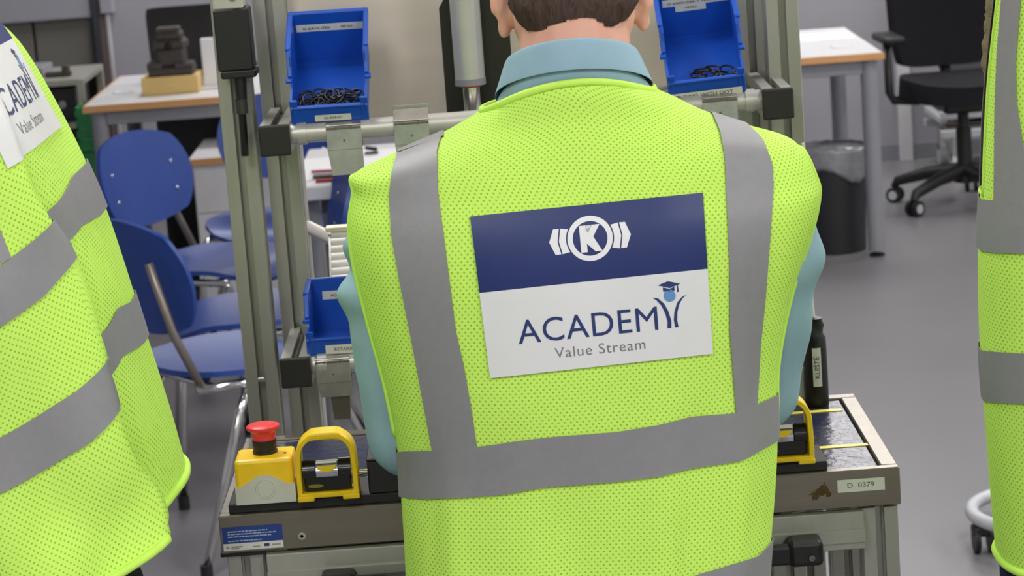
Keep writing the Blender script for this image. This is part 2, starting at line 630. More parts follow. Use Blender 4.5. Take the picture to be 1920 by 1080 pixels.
# worktop: four edge bars, board and mat
slabbox('edge_bar', (TX0, TY0, TZ - AP), (TX1, TY0 + .014, TZ), STEEL, ws, .0015)
slabbox('edge_bar', (TX0, TY1 - .02, TZ - AP), (TX1, TY1, TZ), STEEL, ws, .0015)
slabbox('edge_bar', (TX1 - .02, TY0 + .014, TZ - AP), (TX1, TY1 - .02, TZ), STEEL, ws, .0015)
slabbox('edge_bar', (TX0, TY0 + .014, TZ - AP), (TX0 + .02, TY1 - .02, TZ), STEEL, ws, .0015)
slabbox('worktop_board', (TX0 + .02, TY0 + .014, TZ - .03), (TX1 - .02, TY1 - .02, TZ - .006), BLACKP, ws)
slabbox('work_mat', (TX0 + .024, TY0 + .018, TZ - .006), (TX1 - .0225, TY1 - .0225, TZ - .002), MATM, ws, .0008)
for k, (x0, x1, y) in enumerate(((.20, .403, 3.126), (.16, .410, 2.952), (-.25, -.165, 3.0))):
    MB().box(((x0 + x1) / 2, y, TZ - .0016), (x1 - x0, .0105 if k < 2 else .012, .0008)).build('yellow_tape', TAPEY, ws)
# legs
LW = .042
for x, y in ((TX0 + .026, TY0 + .03), (TX1 - .024, TY0 + .03), (TX0 + .026, TY1 - .03), (TX1 - .024, TY1 - .03)):
    prof_bar('leg', (x, y, .03), (x, y, TZ - AP - .004), LW)
    MB().lathe([(.018, 0), (.02, .004), (.02, .012), (.007, .016), (.007, .032)], (x, y, 0), 16).build('levelling_foot', BLACKP, ws, True, 40)
slabbox('leg_plate', (TX0 - .002, TY0 + .004, TZ - AP - .005), (TX0 + .05, TY0 + .056, TZ - AP), BLACKP, ws)
for x in (.318, .262):
    prof_bar('inner_post', (x, 3.06, .12), (x, 3.06, TZ - .05), .042 if x > .3 else .012)
for y in (TY0 + .03, TY1 - .03):
    prof_bar('stretcher', (TX0 + .05, y, .16), (TX1 - .05, y, .16), .04)
prof_bar('side_stretcher', (TX0 + .026, TY0 + .05, .22), (TX0 + .026, TY1 - .05, .22), .04)
prof_bar('side_stretcher', (TX1 - .024, TY0 + .05, .22), (TX1 - .024, TY1 - .05, .22), .04)
# drawer front with long bar handle
DX0, DX1, DZ1 = -.305, .385, TZ - AP - .003
d = slabbox('drawer_front', (DX0, TY0 - .006, DZ1 - .045), (DX1, TY0 + .010, DZ1), ALU, ws, .0012)
MB().box(((DX0 + DX1) / 2, TY0 - .0075, DZ1 - .028), (DX1 - DX0, .003, .016), .0004).build('front_rib', ALU, d)
slabbox('drawer_box', (DX0 + .02, TY0 + .012, DZ1 - .04), (DX1 - .09, TY1 - .06, DZ1 - .012), BLACKM, ws)
hz = DZ1 - .036
b = MB()
b.box(((-.235 + .325) / 2, TY0 - .034, hz), (.54, .014, .024), .004, seg=2)
hd = b.build('drawer_handle', BLACKP, d)
for s, x in ((-1, -.222), (1, .312)):
    MB().box((x, TY0 - .027, hz + .001), (.04, .034, .031), .006, seg=2).build('handle_end', BLACKP, d)
    MB().lathe([(.0, .0), (.0035, 0), (.0035, .002), (.002, .002), (.002, .0004), (0, .0004)], (x + s * .006, TY0 - .0445, hz - .003), 12, X3(math.pi / 2)).build('screw', STEEL, d, True, 40)
MB().lathe([(0, .0), (.0045, 0), (.0045, .001), (.002, .0012), (.002, .0), (0, .0)], (-.262, TY0 - .0002, TZ - .030), 16, X3(math.pi / 2)).build('screw', GALV, ws, True, 40)
# uprights
PW = .045
ZT = 1.95
for nm, x, y in (('upright', -.356, 3.49), ('upright', .392, 3.49), ('inner_upright', -.306, 3.565), ('inner_upright', .357, 3.565)):
    prof_bar(nm, (x, y, .03), (x, y, ZT), PW)
slabbox('rear_strip', (-.3145, 3.80, .1), (-.2985, 3.83, ZT), ALU, ws, .002)
slabbox('rear_strip', (.318, 3.80, .1), (.338, 3.83, ZT), ALU, ws, .002)
prof_bar('top_beam', (-.40, 3.565, ZT + .022), (.44, 3.565, ZT + .022), PW)
MB().box((-.356, 3.49 - .024, .965), (.010, .008, .006), .001).build('slot_nut', GALV, ws)
# back panel
slabbox('back_panel', (-.283, 3.60, 1.285), (.335, 3.606, 1.9), PANEL, ws, .001)
# arms, rails, clamps
AW = .040
RAILS = ((1.312, 3.35), (.998, 3.35))
for rz, ry in RAILS:
    for x in (-.297, .367):
        arm = prof_bar('support_arm', (x, ry, rz), (x, 3.545 if abs(x) < 1 else 0, rz), AW)
        MB().box((x, ry - .004, rz), (AW + .001, .009, AW + .001), .0025, seg=2).build('end_cap', CAPM, arm)
    ryy = ry + .02
    MB().tube([(-.28, ryy, rz + .004), (.35, ryy, rz + .004)], .0135, 20).build('rail_tube', TUBE, ws, True, 40)
    for x in (-.262, .332):
        MB().tube([(x - .006, ryy, rz + .004), (x + .006, ryy, rz + .004)], .0155, 20).build('tube_collar', TUBE, ws, True, 40)


def clamp(x, rz, ry, drop=.0):
    """bent galvanised hook plate round the rail tube"""
    yf, w = ry + .002, .0465
    b = MB()
    b.box((x, yf, rz - .006), (w, .002, .028), .0004)
    b.box((x, yf + .013, rz + .018), (w, .030, .002), .0004, X3(.42))
    b.box((x, yf + .034, rz + .004), (w, .002, .05), .0004)
    c = b.build('clamp_plate', GALV, ws)
    for k in (-1, 1):
        MB().box((x + k * .0105, yf - .0005, rz + .0085), (.0025, .004, .004), .0005).build('clamp_notch', STEEL, c)
    MB().box((x, yf - .0008, rz + .0085), (w, .0026, .003), .0008).build('clamp_edge', STEEL, c)
    if drop:
        b = MB()
        b.prism([(-w / 2 + .004, 0), (w / 2, 0), (w / 2, drop), (-w / 2, drop)], .002, Matrix.Translation((x, yf + .003, rz - .02 - drop)) @ Matrix.Rotation(math.pi / 2, 4, 'X'))
        b.build('clamp_tongue', GALV, c)
    MB().lathe([(0, .0008), (.0018, 0), (.002, -.0008)], (x, yf - .001, rz - .008), 10, X3(math.pi / 2)).build('rivet', STEEL, c, True)


clamp(-.2065, 1.312, 3.355, .034)
clamp(-.117, 1.312, 3.355, .03)
clamp(.2915, 1.312, 3.355)
clamp(.219, 1.312, 3.355)
clamp(-.248, .998, 3.355, .02)
clamp(.291, .998, 3.355, .02)
clamp(.19, .998, 3.355, .02)
# strap below the lower clamp
MB().prism([(-.011, 0), (.011, 0), (.0135, .05), (-.015, .05)], .003, Matrix.Translation((-.241, 3.365, .925)) @ Matrix.Rotation(math.pi / 2, 4, 'X')).build('steel_strap', STEEL, ws)
# roller chute between the rails
rc = thing('tmp', '', '')
bpy.data.objects.remove(rc)
p_hi, p_lo = atY(640, 430, 3.66), atY(640, 560, 3.58)
cxr = (p_hi[0] + .03)
fr = MB()
for s in (-.047, .047):
    pass
for s in (-.047,):
    fr.box((cxr + s, 3.62, (p_hi[2] + p_lo[2]) / 2), (.003, .010, p_hi[2] - p_lo[2] + .01), 0, X3(-math.atan2(.08, p_hi[2] - p_lo[2])))
frame = fr.build('roller_chute', GALV, ws)
MB().box((cxr + .047, 3.62, (p_hi[2] + p_lo[2]) / 2), (.003, .010, p_hi[2] - p_lo[2] + .01), 0, X3(-math.atan2(.08, p_hi[2] - p_lo[2]))).build('side_rail', GALV, frame)
MB().box((cxr, 3.655, p_hi[2] + .003), (.104, .02, .007), .001).build('chute_cap', M('cream_plastic', (236, 232, 196), .4), frame)
for k in range(9):
    f = (k + .6) / 9.4
    MB().tube([(cxr - .045, 3.655 - .08 * f, p_hi[2] + (p_lo[2] - p_hi[2]) * f), (cxr + .045, 3.655 - .08 * f, p_hi[2] + (p_lo[2] - p_hi[2]) * f)], .0058, 12).build('roller', M('pale_roller', (214, 212, 206), .4), frame, True, 40)
MB().tube([(-.30, 3.80, p_hi[2] - .016), (cxr - .04, 3.66, p_hi[2] - .016)], .010, 14).build('chute_tube', TUBE, ws, True, 40)

# stickers on the front edge
ZF = TY0 - .0004


def fmap(x0, z0):
    return plane_map((x0, TY0 - .0005, z0), (1, 0, 0), (0, 0, 1))


pa, pb = atY(412, 1000, TY0), atY(527, 1036, TY0)
sx0, sx1 = TX0 + .003, TX0 + .072
sz0, sz1 = TZ - .0415, TZ - .0135
decal('info_sticker', *rect(sx0, sz0 + .0085, sx1, sz1), plane_map((0, TY0 - .0005, 0), (1, 0, 0), (0, 0, 1)), M('sticker_blue', (30, 62, 138), .5), ws, label='small blue and white information sticker')
decal('sticker_strip', *rect(sx0, sz0, sx1, sz0 + .0085), plane_map((0, TY0 - .0005, 0), (1, 0, 0), (0, 0, 1)), LABELW, ws)
for k, (n, w) in enumerate(((34, .046), (40, .056), (36, .050), (26, .040))):
    z = sz1 - .0062 - k * .0031 - (.0018 if k == 3 else 0)
    rr = random.Random(k)
    x = sx0 + .006
    vv, ff = [], []
    while x < sx0 + .006 + w:      # small lines of print, too small to read
        l = rr.uniform(.002, .006)
        b0 = len(vv)
        vv += [(x, z), (min(x + l, sx0 + .006 + w), z), (min(x + l, sx0 + .006 + w), z + .0014), (x, z + .0014)]
        ff.append((b0, b0 + 1, b0 + 2, b0 + 3))
        x += l + .0008
    decal('print_line', vv, ff, plane_map((0, TY0 - .0008, 0), (1, 0, 0), (0, 0, 1)), M('print_pale', (168, 184, 214), .6), ws)
decal('print_flag', *rect(sx0 + .047, sz0 + .0028, sx0 + .053, sz0 + .0062), plane_map((0, TY0 - .0008, 0), (1, 0, 0), (0, 0, 1)), PRINTB, ws)
for x0, x1, z in ((.003, .0065, .004), (.009, .022, .0045), (.009, .018, .0025), (.034, .042, .0035), (.056, .066, .0045)):
    decal('print_mark', *rect(sx0 + x0, sz0 + z - .0009, sx0 + x1, sz0 + z + .0007), plane_map((0, TY0 - .0008, 0), (1, 0, 0), (0, 0, 1)), M('print_mid_grey', (150, 152, 150), .6), ws)
# inventory label
ix0, ix1, iz0, iz1 = .3565, .411, TZ - .0255, TZ - .0105
decal('inventory_label', *rect(ix0, iz0, ix1, iz1), plane_map((0, TY0 - .0005, 0), (1, 0, 0), (0, 0, 1)), LABELW, ws, label='white inventory label reading D 0379')
v, f = text_tris('D  0379')
decal('label_text', fit(v, ix0 + .0115, ix1 - .012, .0055, iz0 + .0052), f, plane_map((0, TY0 - .0008, 0), (1, 0, 0), (0, 0, 1)), M('faded_ink', (92, 92, 88), .6), ws)
# torn brown sticker residue
rr = random.Random(4)
vv, ff = [], []


def blot(cx, cz, rx, rz, n=14, j=.35):
    b0 = len(vv)
    vv.extend([(cx + rx * rr.uniform(1 - j, 1 + j) * math.cos(2 * math.pi * q / n), cz + rz * rr.uniform(1 - j, 1 + j) * math.sin(2 * math.pi * q / n)) for q in range(n)])
    ff.append(tuple(range(b0, b0 + n)))


zr = TZ - .022
blot(.3375, zr, .0075, .0046); blot(.3405, zr + .002, .0052, .0046); blot(.332, zr - .002, .0045, .0028); blot(.342, zr - .001, .004, .003)
blot(.3305, zr - .0065, .0042, .0034, 12, .2); blot(.3455, zr - .004, .0030, .0034, 10, .3); blot(.327, zr - .003, .0028, .0008, 8); blot(.3465, zr - .0045, .0018, .0008, 8)
for k in range(14):
    blot(.338 + rr.gauss(0, .007), zr + rr.gauss(-.002, .004), rr.uniform(.0003, .0008), rr.uniform(.0003, .0007), 6)
vv += [(.3395, zr + .003), (.3412, zr + .003), (.3422, zr + .010), (.3416, zr + .0105)]
ff.append(tuple(range(len(vv) - 4, len(vv))))
lay = {}
for n_, f_ in enumerate(ff):
    for i_ in f_:
        lay[i_] = n_
o = obj('sticker_residue', [(x, TY0 - .0005 - .00004 * lay[i_], z) for i_, (x, z) in enumerate(vv)], [f_[::-1] for f_ in ff], STAIN, ws)
o['label'] = 'brown residue of a torn sticker'


# ------------------------------------------------------------------ blue storage bins and their o-rings
def storage_bin(label, px, Y, tilt, yaw=0.0, lean=0.0, texts=(), front=None, depth=.16):
    w, d_, h, t, lip = .101, depth, .075, .0026, .024
    base = atY(px[0], px[1], Y)
    th = thing('storage_bin', label, 'storage bin', base, 'blue storage bins on the workstation')
    Mx = Matrix.Translation(Vector(base)) @ Matrix.Rotation(yaw, 4, 'Z') @ Matrix.Rotation(lean, 4, 'Y') @ Matrix.Rotation(tilt, 4, 'X')
    side = [(0, 0), (d_, 0), (d_ + .004, h), (d_ * .42, h), (d_ * .36, h * .93), (d_ * .30, lip + .022), (d_ * .2, lip + .012), (.004, lip + .010), (-.003, lip)]
    b = MB()
    for s in (-1, 1):
        x = s * (w / 2 - t / 2) - t / 2
        m = Mx @ Matrix.Translation((x, 0, 0)) @ Matrix(((0, 0, 1, 0), (1, 0, 0, 0), (0, 1, 0, 0), (0, 0, 0, 1)))
        b.prism(side, t, m)
    n0 = len(b.bm.verts)
    b.box((0, d_ / 2, t / 2), (w - .001, d_, t))
    b.box((0, d_ + .001, h / 2), (w - .001, t, h))
    b.box((0, t / 2, lip / 2), (w - .001, t, lip))
    b.bm.verts.ensure_lookup_table()
    for v in b.bm.verts[n0:]:
        v.co = Mx @ v.co
    body = b.build('bin_body', BINB, th)
    # rims: a flange round the top, steps at the front of the sides, lip roll
    r = MB()
    r.box((0, d_ + .004, h - .001), (w + .008, .008, .006), .0012)
    for s in (-1, 1):
        r.box((s * (w / 2 + .001), d_ * .71, h - .001), (.007, d_ * .58, .006), .0012)
        a0, a1 = np.array((d_ * .42, h - .002)), np.array((d_ * .29, lip + .021))
        mid = (a0 + a1) / 2
        r.box((s * (w / 2 + .0005), mid[0], mid[1]), (.006, np.linalg.norm(a1 - a0), .005), .001, X3(math.atan2(a0[1] - a1[1], a0[0] - a1[0])))
        r.box((s * (w / 2 + .002), d_ * .27, lip + .018), (.008, .010, .005), .001)
        r.box((s * (w / 2 - .004), .001, (lip + .012) / 2), (.010, .004, lip + .012), .001)
    r.box((0, .001, lip), (w - .006, .006, .004), .001)
    for v in r.bm.verts:
        v.co = Mx @ v.co
    r.build('bin_rim', BINB, th)

    def mp(o, ex, ey):
        def f(x, y):
            p = Vector(o) + Vector(ex) * x + Vector(ey) * y
            return np.array(Mx @ p)
        return f
    back = mp((0, d_ - .0008, 0), (1, 0, 0), (0, 0, 1))
    back2 = mp((0, d_ - .0012, 0), (1, 0, 0), (0, 0, 1))
    back3 = mp((0, d_ - .0016, 0), (1, 0, 0), (0, 0, 1))
    for k, (x0, z0, x1, z1, runs) in enumerate(texts):
        decal('bin_label', *rect(x0, z0, x1, z1), back if k == 0 else back2, LABELW, th)
        for (s, a, c_, hh) in runs:
            v, f = text_tris(s)
            decal('label_text', fit(v, a, c_, hh, (z0 + z1) / 2 - hh * .5), f, back3, INK, th)
    if front:
        x0, z0, x1, z1, s, a, c_, hh = front
        MB_ = mp((0, -.0012, 0), (1, 0, 0), (0, 0, 1))
        decal('bin_label', *rect(x0, z0, x1, z1), MB_, LABELW, th)
        v, f = text_tris(s)
        decal('label_text', fit(v, a, c_, hh, (z0 + z1) / 2 - hh * .5), f, mp((0, -.0016, 0), (1, 0, 0), (0, 0, 1)), INK, th)
    return th, Mx


binL, MxL = storage_bin('blue bin holding a heap of black o-rings, hung left of the black press', (620, 229), 3.366, math.radians(24), 0, math.radians(.5),
                        [(-.045, .049, .046, .060, [('O-KROUŽEK', -.036, .002, .0044), ('METRA', .016, .032, .0030)])],
                        (-.02, .003, .028, .0125, 'O-RING', -.008, .016, .0034))
binR, MxR = storage_bin('blue bin with few black o-rings, beside the right rail end cap', (1327, 179), 3.366, math.radians(24), math.radians(-2), math.radians(-3.0),
                        [(-.043, .050, .047, .061, [('O KROUŽEK S TEČKOU', -.036, .036, .0044)]), (-.026, .041, .016, .052, [('METRA', -.012, .004, .0030)])],
                        (-.05, -.002, .046, .0085, 'O-RING WITH DOT', -.042, .034, .0048))
binB, MxB = storage_bin('blue bin on the lower rail, half hidden behind the left sleeve', (648, 667), 3.366, math.radians(3), 0, math.radians(.5),
                        [(-.034, .047, .046, .059, [('POJISTNÝ KROUŽEK', -.022, .040, .0045)]), (-.008, .038, .03, .048, [('METRA', .006, .024, .0030)])],
                        (-.026, .004, .044, .0165, 'RETAINING RING', -.014, .038, .0046), .13)
ring_me = None


def oring(Mx, p, rot, label, group, r=.0105):
    global ring_me
    if ring_me is None:
        pts = [(.0105 * math.cos(a), .0105 * math.sin(a), 0) for a in [2 * math.pi * k / 20 for k in range(20)]]
        o = MB().tube(pts, .0014, 7, closed=True).build('o_ring', RUBBER, None, True)
        ring_me = o.data
        o.location = (0, 0, 0)
        if '_t' in o: del o['_t']
    else:
        o = bpy.data.objects.new('o_ring', ring_me)
        COL.objects.link(o)
    s = r / .0105
    o.matrix_world = Mx @ Matrix.Translation(p) @ rot.to_matrix().to_4x4() @ Matrix.Diagonal((s, s, s, 1))
    tag(o, label, 'o-ring', group)


from mathutils import Euler
rr = random.Random(11)
for k in range(38):
    lay = 0 if k < 16 else (1 if k < 29 else 2)
    p = (rr.uniform(-.034, .036), .016 + rr.uniform(0, .040 - lay * .010), .0065 + lay * .0062 + rr.uniform(0, .002))
    oring(MxL, p, Euler((rr.uniform(-.6, .5), rr.uniform(-.5, .5), 0)), 'black rubber o-ring in the heap in the left blue bin', 'o-rings in the left bin')
for k in range(13):
    p = [(-.033, .016), (-.026, .020), (-.004, .018), (.010, .020), (.004, .030), (-.008, .034), (.018, .034), (.028, .024), (.034, .016), (.022, .016), (.012, .044), (-.002, .046), (.03, .034)][k]
    oring(MxR, (p[0], p[1], .0055 + (.005 if k > 3 else 0) + rr.uniform(0, .002)), Euler((rr.uniform(-.5, .4), rr.uniform(-.45, .45), 0)), 'black rubber o-ring lying loose in the right blue bin', 'o-rings in the right bin')

# ------------------------------------------------------------------ press behind the man
pr = thing('bench_press', 'black press plate with grey pneumatic cylinder and chrome rod, left of the head', 'press', (*atY(890, 230, 3.5)[:2], 1.25))
a_, b_ = atY(831, 120, 3.5)[0], atY(960, 120, 3.5)[0]
ztop = atY(830, -25, 3.5)[2]
zc = atY(824, 16, 3.5)[2]
poly = [(a_, 1.22), (b_, 1.22), (b_, ztop), (a_ + .018, ztop), (a_, zc)]
MB().prism(poly, .02, Matrix.Translation((0, 3.52, 0)) @ Matrix.Rotation(math.pi / 2, 4, 'X')).build('mounting_plate', BLACKM, pr)
cxp = atY(876, 100, 3.47)
zl = atY(876, 160, 3.47)[2]
MB().lathe([(.0205, zl + .008), (.0205, ztop + .09), (.012, ztop + .092)], (cxp[0] + .0015, 3.475, 0), 32).build('cylinder_barrel', M('silver_barrel', (196, 196, 192), .35, .45, .03), pr, True, 40)
MB().lathe([(.0212, zl), (.0212, zl + .009), (.018, zl + .010)], (cxp[0] + .0015, 3.475, 0), 32).build('barrel_collar', GREYM, pr, True, 40)
MB().lathe([(.0135, zl - .003), (.0135, zl)], (cxp[0] + .002, 3.475, 0), 24).build('red_seal', RED, pr, True, 40)
MB().lathe([(.0125, 1.26), (.0125, zl - .003)], (cxp[0] + .002, 3.475, 0), 24).build('piston_rod', CHROME, pr, True, 40)
q = atY(856, 222, 3.49)
MB().box((q[0], 3.492, q[2] - .02), (.02, .02, .055), .002).build('guide_block', M('bronze_block', (120, 108, 92), .4, .4), pr)
MB().box(((a_ + b_) / 2, 3.545, 1.235), (.16, .05, .03), .002).build('plate_foot', BLACKM, pr)

# control box on the left upright
cb = thing('control_box', 'black control box with grey top and hanging lead, on the left upright', 'control box', (-.37, 3.45, 1.3))
k1 = atY(440, 72, 3.44)
zz = lambda y: atY(440, y, 3.44)[2]
xx = lambda x, y: atY(x, y, 3.44)[0]
MB().box((k1[0], 3.44, (zz(14) + zz(130)) / 2), (.0475, .045, zz(14) - zz(130)), .002).build('box_body', BLACKP, cb)
MB().box((k1[0] + .003, 3.44, zz(137)), (.0475, .047, .0105), .002).build('box_lip', BLACKP, cb)
MB().box((k1[0] - .003, 3.44, zz(-8)), (.040, .042, .032), .002).build('grey_top', GREYBOX, cb)
MB().lathe([(.004, 0), (.0055, .0), (.0055, .003), (.003, .004)], (k1[0] + .004, 3.42, zz(-8)), 16, X3(math.pi / 2)).build('top_knob', GREYM, cb, True, 40)
MB().tube([(xx(452, 150), 3.43, zz(142)), (xx(453, 170), 3.43, zz(185))], [.0085, .0075], 12).build('lead_gland', BLACKP, cb, True, 40)
MB().tube([(xx(453, 185), 3.43, zz(185)), (xx(455, 200), 3.43, zz(212))], .0082, 12).build('lead_nut', M('grey_nut', (60, 58, 54), .5), cb, True, 40)
MB().tube([(xx(455, 210), 3.43, zz(212)), (xx(458, 250), 3.432, zz(250)), (xx(460, 290), 3.435, zz(292))], .0055, 10).build('lead', RUBBER, cb, True, 40)

# ------------------------------------------------------------------ things on the worktop
PT = .011
for nm, lab, x0, x1 in (('base_plate', 'flat black base plate under the red stop button and yellow level', -.344, -.12), ('base_plate', 'flat black base plate under the right yellow level', .12, .347)):
    o = slabbox(nm, (x0, TY0 + .008, TZ), (x1, TY0 + .085, TZ + PT), BLACKP, None, .001)
    tag(o, lab, 'plate')
ZP = TZ + PT
e0 = atZ(500, 944, ZP)
es = thing('emergency_stop', 'red mushroom stop button on a yellow and grey box', 'stop button', (e0[0], e0[1] + .03, ZP))
ew, ed, eh = .069, .058, .052
yc = e0[1] + ed / 2
MB().box((e0[0], yc, ZP + eh / 2 + .001), (ew - .002, ed - .002, eh - .002), .004, seg=2).build('yellow_cover', YEL, es)
hump = [(-ew / 2, 0), (ew / 2, 0), (ew / 2, .022)]
for k in range(0, 13):
    x = .026 - .052 * k / 12
    hump.append((x, .022 + .012 * math.cos(x / .026 * math.pi / 2) ** 1.2))
hump.append((-ew / 2, .020))
gb = MB().prism(hump, ed, Matrix.Translation((e0[0], yc + ed / 2, ZP)) @ Matrix.Rotation(math.pi / 2, 4, 'X')).build('grey_base', GREYBOX, es)
MB().lathe([(.0, .0006), (.0088, .0006), (.0092, 0), (.0108, 0), (.0112, .0006), (.0112, -.001)], (e0[0], e0[1] - .0002, ZP + .0165), 28, X3(math.pi / 2)).build('knockout_ring', GREYBOX, gb, True, 30)
MB().lathe([(.0, 0), (.0018, 0), (.0018, .0008), (0, .0008)], (e0[0] + .024, yc - .006, ZP + eh), 10).build('cover_screw', CASTM, es, True, 30)
bx, by, bz = e0[0] + .0005, yc + .004, ZP + eh
MB().lathe([(.0145, 0), (.0145, .004), (.0136, .0045), (.0136, .010), (.0139, .011), (.0139, .017), (.011, .017)], (bx, by, bz - .001), 32).build('button_collar', BLACKP, es, True, 35)
MB().lathe([(.0130, -.002), (.0134, .004), (.0142, .0085), (.0165, .0112), (.0190, .0124), (.0196, .0145), (.0190, .0164), (.0150, .0180), (.008, .0186), (0, .0188)], (bx, by, bz + .016), 36).build('button_head', RED, es, True, 50)


def level(label, x, y, yaw=0.0):
    th = thing('grip_level', label, 'spirit level', (x, y, ZP), 'yellow grip levels')
    w, h, dp, tk = .0705, .079, .030, .0062
    Rm = Matrix.Translation((x, y, ZP)) @ Matrix.Rotation(yaw, 4, 'Z')
    # arch swept as one bar with a flat section
    ctr = [(-w / 2 + tk / 2, .002), (-w / 2 + tk / 2, .03), (-w / 2 + tk / 2 + .0008, h - .03)]
    for k in range(1, 11):
        a = math.pi - math.pi * .5 * k / 10
        ctr.append((-w / 2 + tk / 2 + .0008 + .022 + .022 * math.cos(a), h - .0275 + .024 * math.sin(a)))
    ctr += [(-x_, z_) for x_, z_ in ctr[::-1]]
    n = len(ctr)
    bm = bmesh.new()
    rg = []
    for k in range(n):
        d_ = np.array(ctr[min(k + 1, n - 1)]) - np.array(ctr[max(k - 1, 0)])
        d_ /= np.linalg.norm(d_)
        nv = np.array([-d_[1], d_[0]])
        hh = tk / 2 * (1.25 if ctr[k][1] > h - .006 else 1.0)
        rg.append([bm.verts.new(Rm @ Vector((ctr[k][0] + nv[0] * u_ * hh, y_, ctr[k][1] + nv[1] * u_ * hh))) for u_, y_ in ((-1, -dp / 2 + .001), (-.7, -dp / 2), (.7, -dp / 2), (1, -dp / 2 + .001), (1, dp / 2), (-1, dp / 2))])
    for A, B in zip(rg, rg[1:]):
        for k in range(6):
            bm.faces.new([A[k], A[(k + 1) % 6], B[(k + 1) % 6], B[k]])
    bm.faces.new(rg[0][::-1]); bm.faces.new(rg[-1])
    b = MB(); b.bm.free(); b.bm = bm
    fr = b.build('grip_frame', YELL, th, True, 45)
    g = MB()
    for k in range(10):
        g.box(((k - 4.5) * .0036, -dp / 2 + .001, h - .0040), (.0016, .003, .0055), .0004)
    for v in g.bm.verts: v.co = Rm @ v.co
    g.build('grip_ribs', YELL, th)
    g = MB()
    g.box((0, 0, .0065), (w - .004, dp + .002, .006), .0012)
    for s in (-1, 1):
        g.box((s * .026, 0, .003), (.0195, dp + .004, .006), .0012)
    for v in g.bm.verts: v.co = Rm @ v.co
    g.build('base_rail', YELL, th)
    g = MB()
    g.box((0, 0, .020), (w - .016, dp * .72, .020), .002)
    for s in (-1, 1):
        g.tube([(s * .0135, 0, .033), (s * .0275, 0, .033)], .0125, 24)
    for v in g.bm.verts: v.co = Rm @ v.co
    g.build('barrel', M('glossy_black', (14, 16, 12), .15), th, True, 40)
    g = MB().tube([(-.0132, 0, .0315), (-.0125, 0, .0315), (.0125, 0, .0315), (.0132, 0, .0315)], [.009, .0118, .0118, .009], 24)
    for v in g.bm.verts: v.co = Rm @ v.co
    vial = g.build('vial', M('vial_acrylic', (176, 176, 186), .08, .55, .3, 90), th, True, 40)
    g = MB().box((0, -.0055, .0435), (.024, .010, .0022), .0005)
    for v in g.bm.verts: v.co = Rm @ v.co
    g.build('white_scale', LABELW, th)
    vv = [(.011 * math.cos(a), .0405 - .0075 * math.sin(a)) for a in [math.pi * k / 12 for k in range(13)]]
    decal('yellow_fill', vv, [tuple(range(13))], lambda a, b: np.array(Rm @ Vector((a, -.0122, b))), YELL, th)
    vv = [(-.014 + .009 * math.cos(a), .0168 + .0022 * math.sin(a)) for a in [2 * math.pi * k / 20 for k in range(20)]]
    decal('oval_mark', vv, [tuple(range(20))], lambda a, b: np.array(Rm @ Vector((a, -dp * .36 - .0004, b))), M('olive_print', (120, 116, 30), .5), th)
    return th


l0 = atZ(617, 938, ZP)
level('yellow grip-handled spirit level beside the red stop button', l0[0], l0[1] + .015)
l1 = atZ(1471, 873, ZP)
level('yellow grip-handled spirit level half hidden by the man on the right', l1[0], l1[1] + .015)
k0 = atZ(693, 945, TZ)
bb = thing('black_box', 'plain black box right of the left yellow level', 'box', (k0[0] + .035, TY0 + .05, ZP))
MB().box((k0[0] + .0365, TY0 + .043, ZP + .0195), (.072, .07, .039), .002).build('box_body', BLACKP, bb)
MB().box((k0[0] + .0365, TY0 + .043, ZP + .0405), (.073, .071, .003), .001).build('box_lid', BLACKP, bb)

# tool sleeve with a steel rod
s0 = atZ(1532, 757, TZ)
ts = thing('tool_sleeve', 'black tool sleeve with a white name label and steel rod, at the rear right corner', 'tool holder', (s0[0], s0[1], TZ - .002))
prof = [(0, -.002), (.0148, -.002), (.0154, .002), (.0156, .03), (.0154, .07), (.0150, .086), (.0128, .092), (.0122, .098), (.0128, .102), (.0112, .108), (.0116, .112), (.0095, .1125), (.0, .1125)]
b = MB().lathe(prof, (s0[0], s0[1], TZ), 24)
for v in b.bm.verts:
    if v.co.z > TZ + .09:
        a = math.atan2(v.co.y - s0[1], v.co.x - s0[0])
        k = 1 + .09 * math.sin(2 * a + (v.co.z - TZ) * 260)
        v.co.x = s0[0] + (v.co.x - s0[0]) * k
        v.co.y = s0[1] + (v.co.y - s0[1]) * k
    elif v.co.x < s0[0]:
        v.co.x += .004 * max(0, math.sin((v.co.z - TZ) * 95)) if v.co.z > TZ + .05 else 0
sl = b.build('sleeve', BLACKM, ts, True, 50)
MB().tube([(s0[0], s0[1], TZ + .105), (s0[0] - .001, s0[1], TZ + .14), (s0[0] - .001, s0[1], TZ + .335)], [.0038, .003, .0022], 10).build('steel_rod', M('bright_rod', (235, 235, 238), .2, .7), ts, True, 40)


def cyl_map(r):
    return lambda x, y: np.array([s0[0] + r * math.sin(x / r), s0[1] - r * math.cos(x / r), TZ + y])


decal('name_label', *rect(-.0052, .026, .0062, .076), cyl_map(.0161), LABELW, ts, .004)
v, f = text_tris('KLEŠTĚ')
v = fit(v, .037, .065, .0062, 0, 0.7)
v2 = np.stack([.0035 - v[:, 1], v[:, 0]], 1)
decal('label_text', v2, f, cyl_map(.0164), INK, ts, .004)
c0 = atZ(1492, 762, TZ)
o = slabbox('white_card', (c0[0] - .02, 3.172, TZ - .002), (c0[0] + .016, 3.1735, TZ + .045), WHITEP)
tag(o, 'white card standing behind the black tool sleeve', 'card')

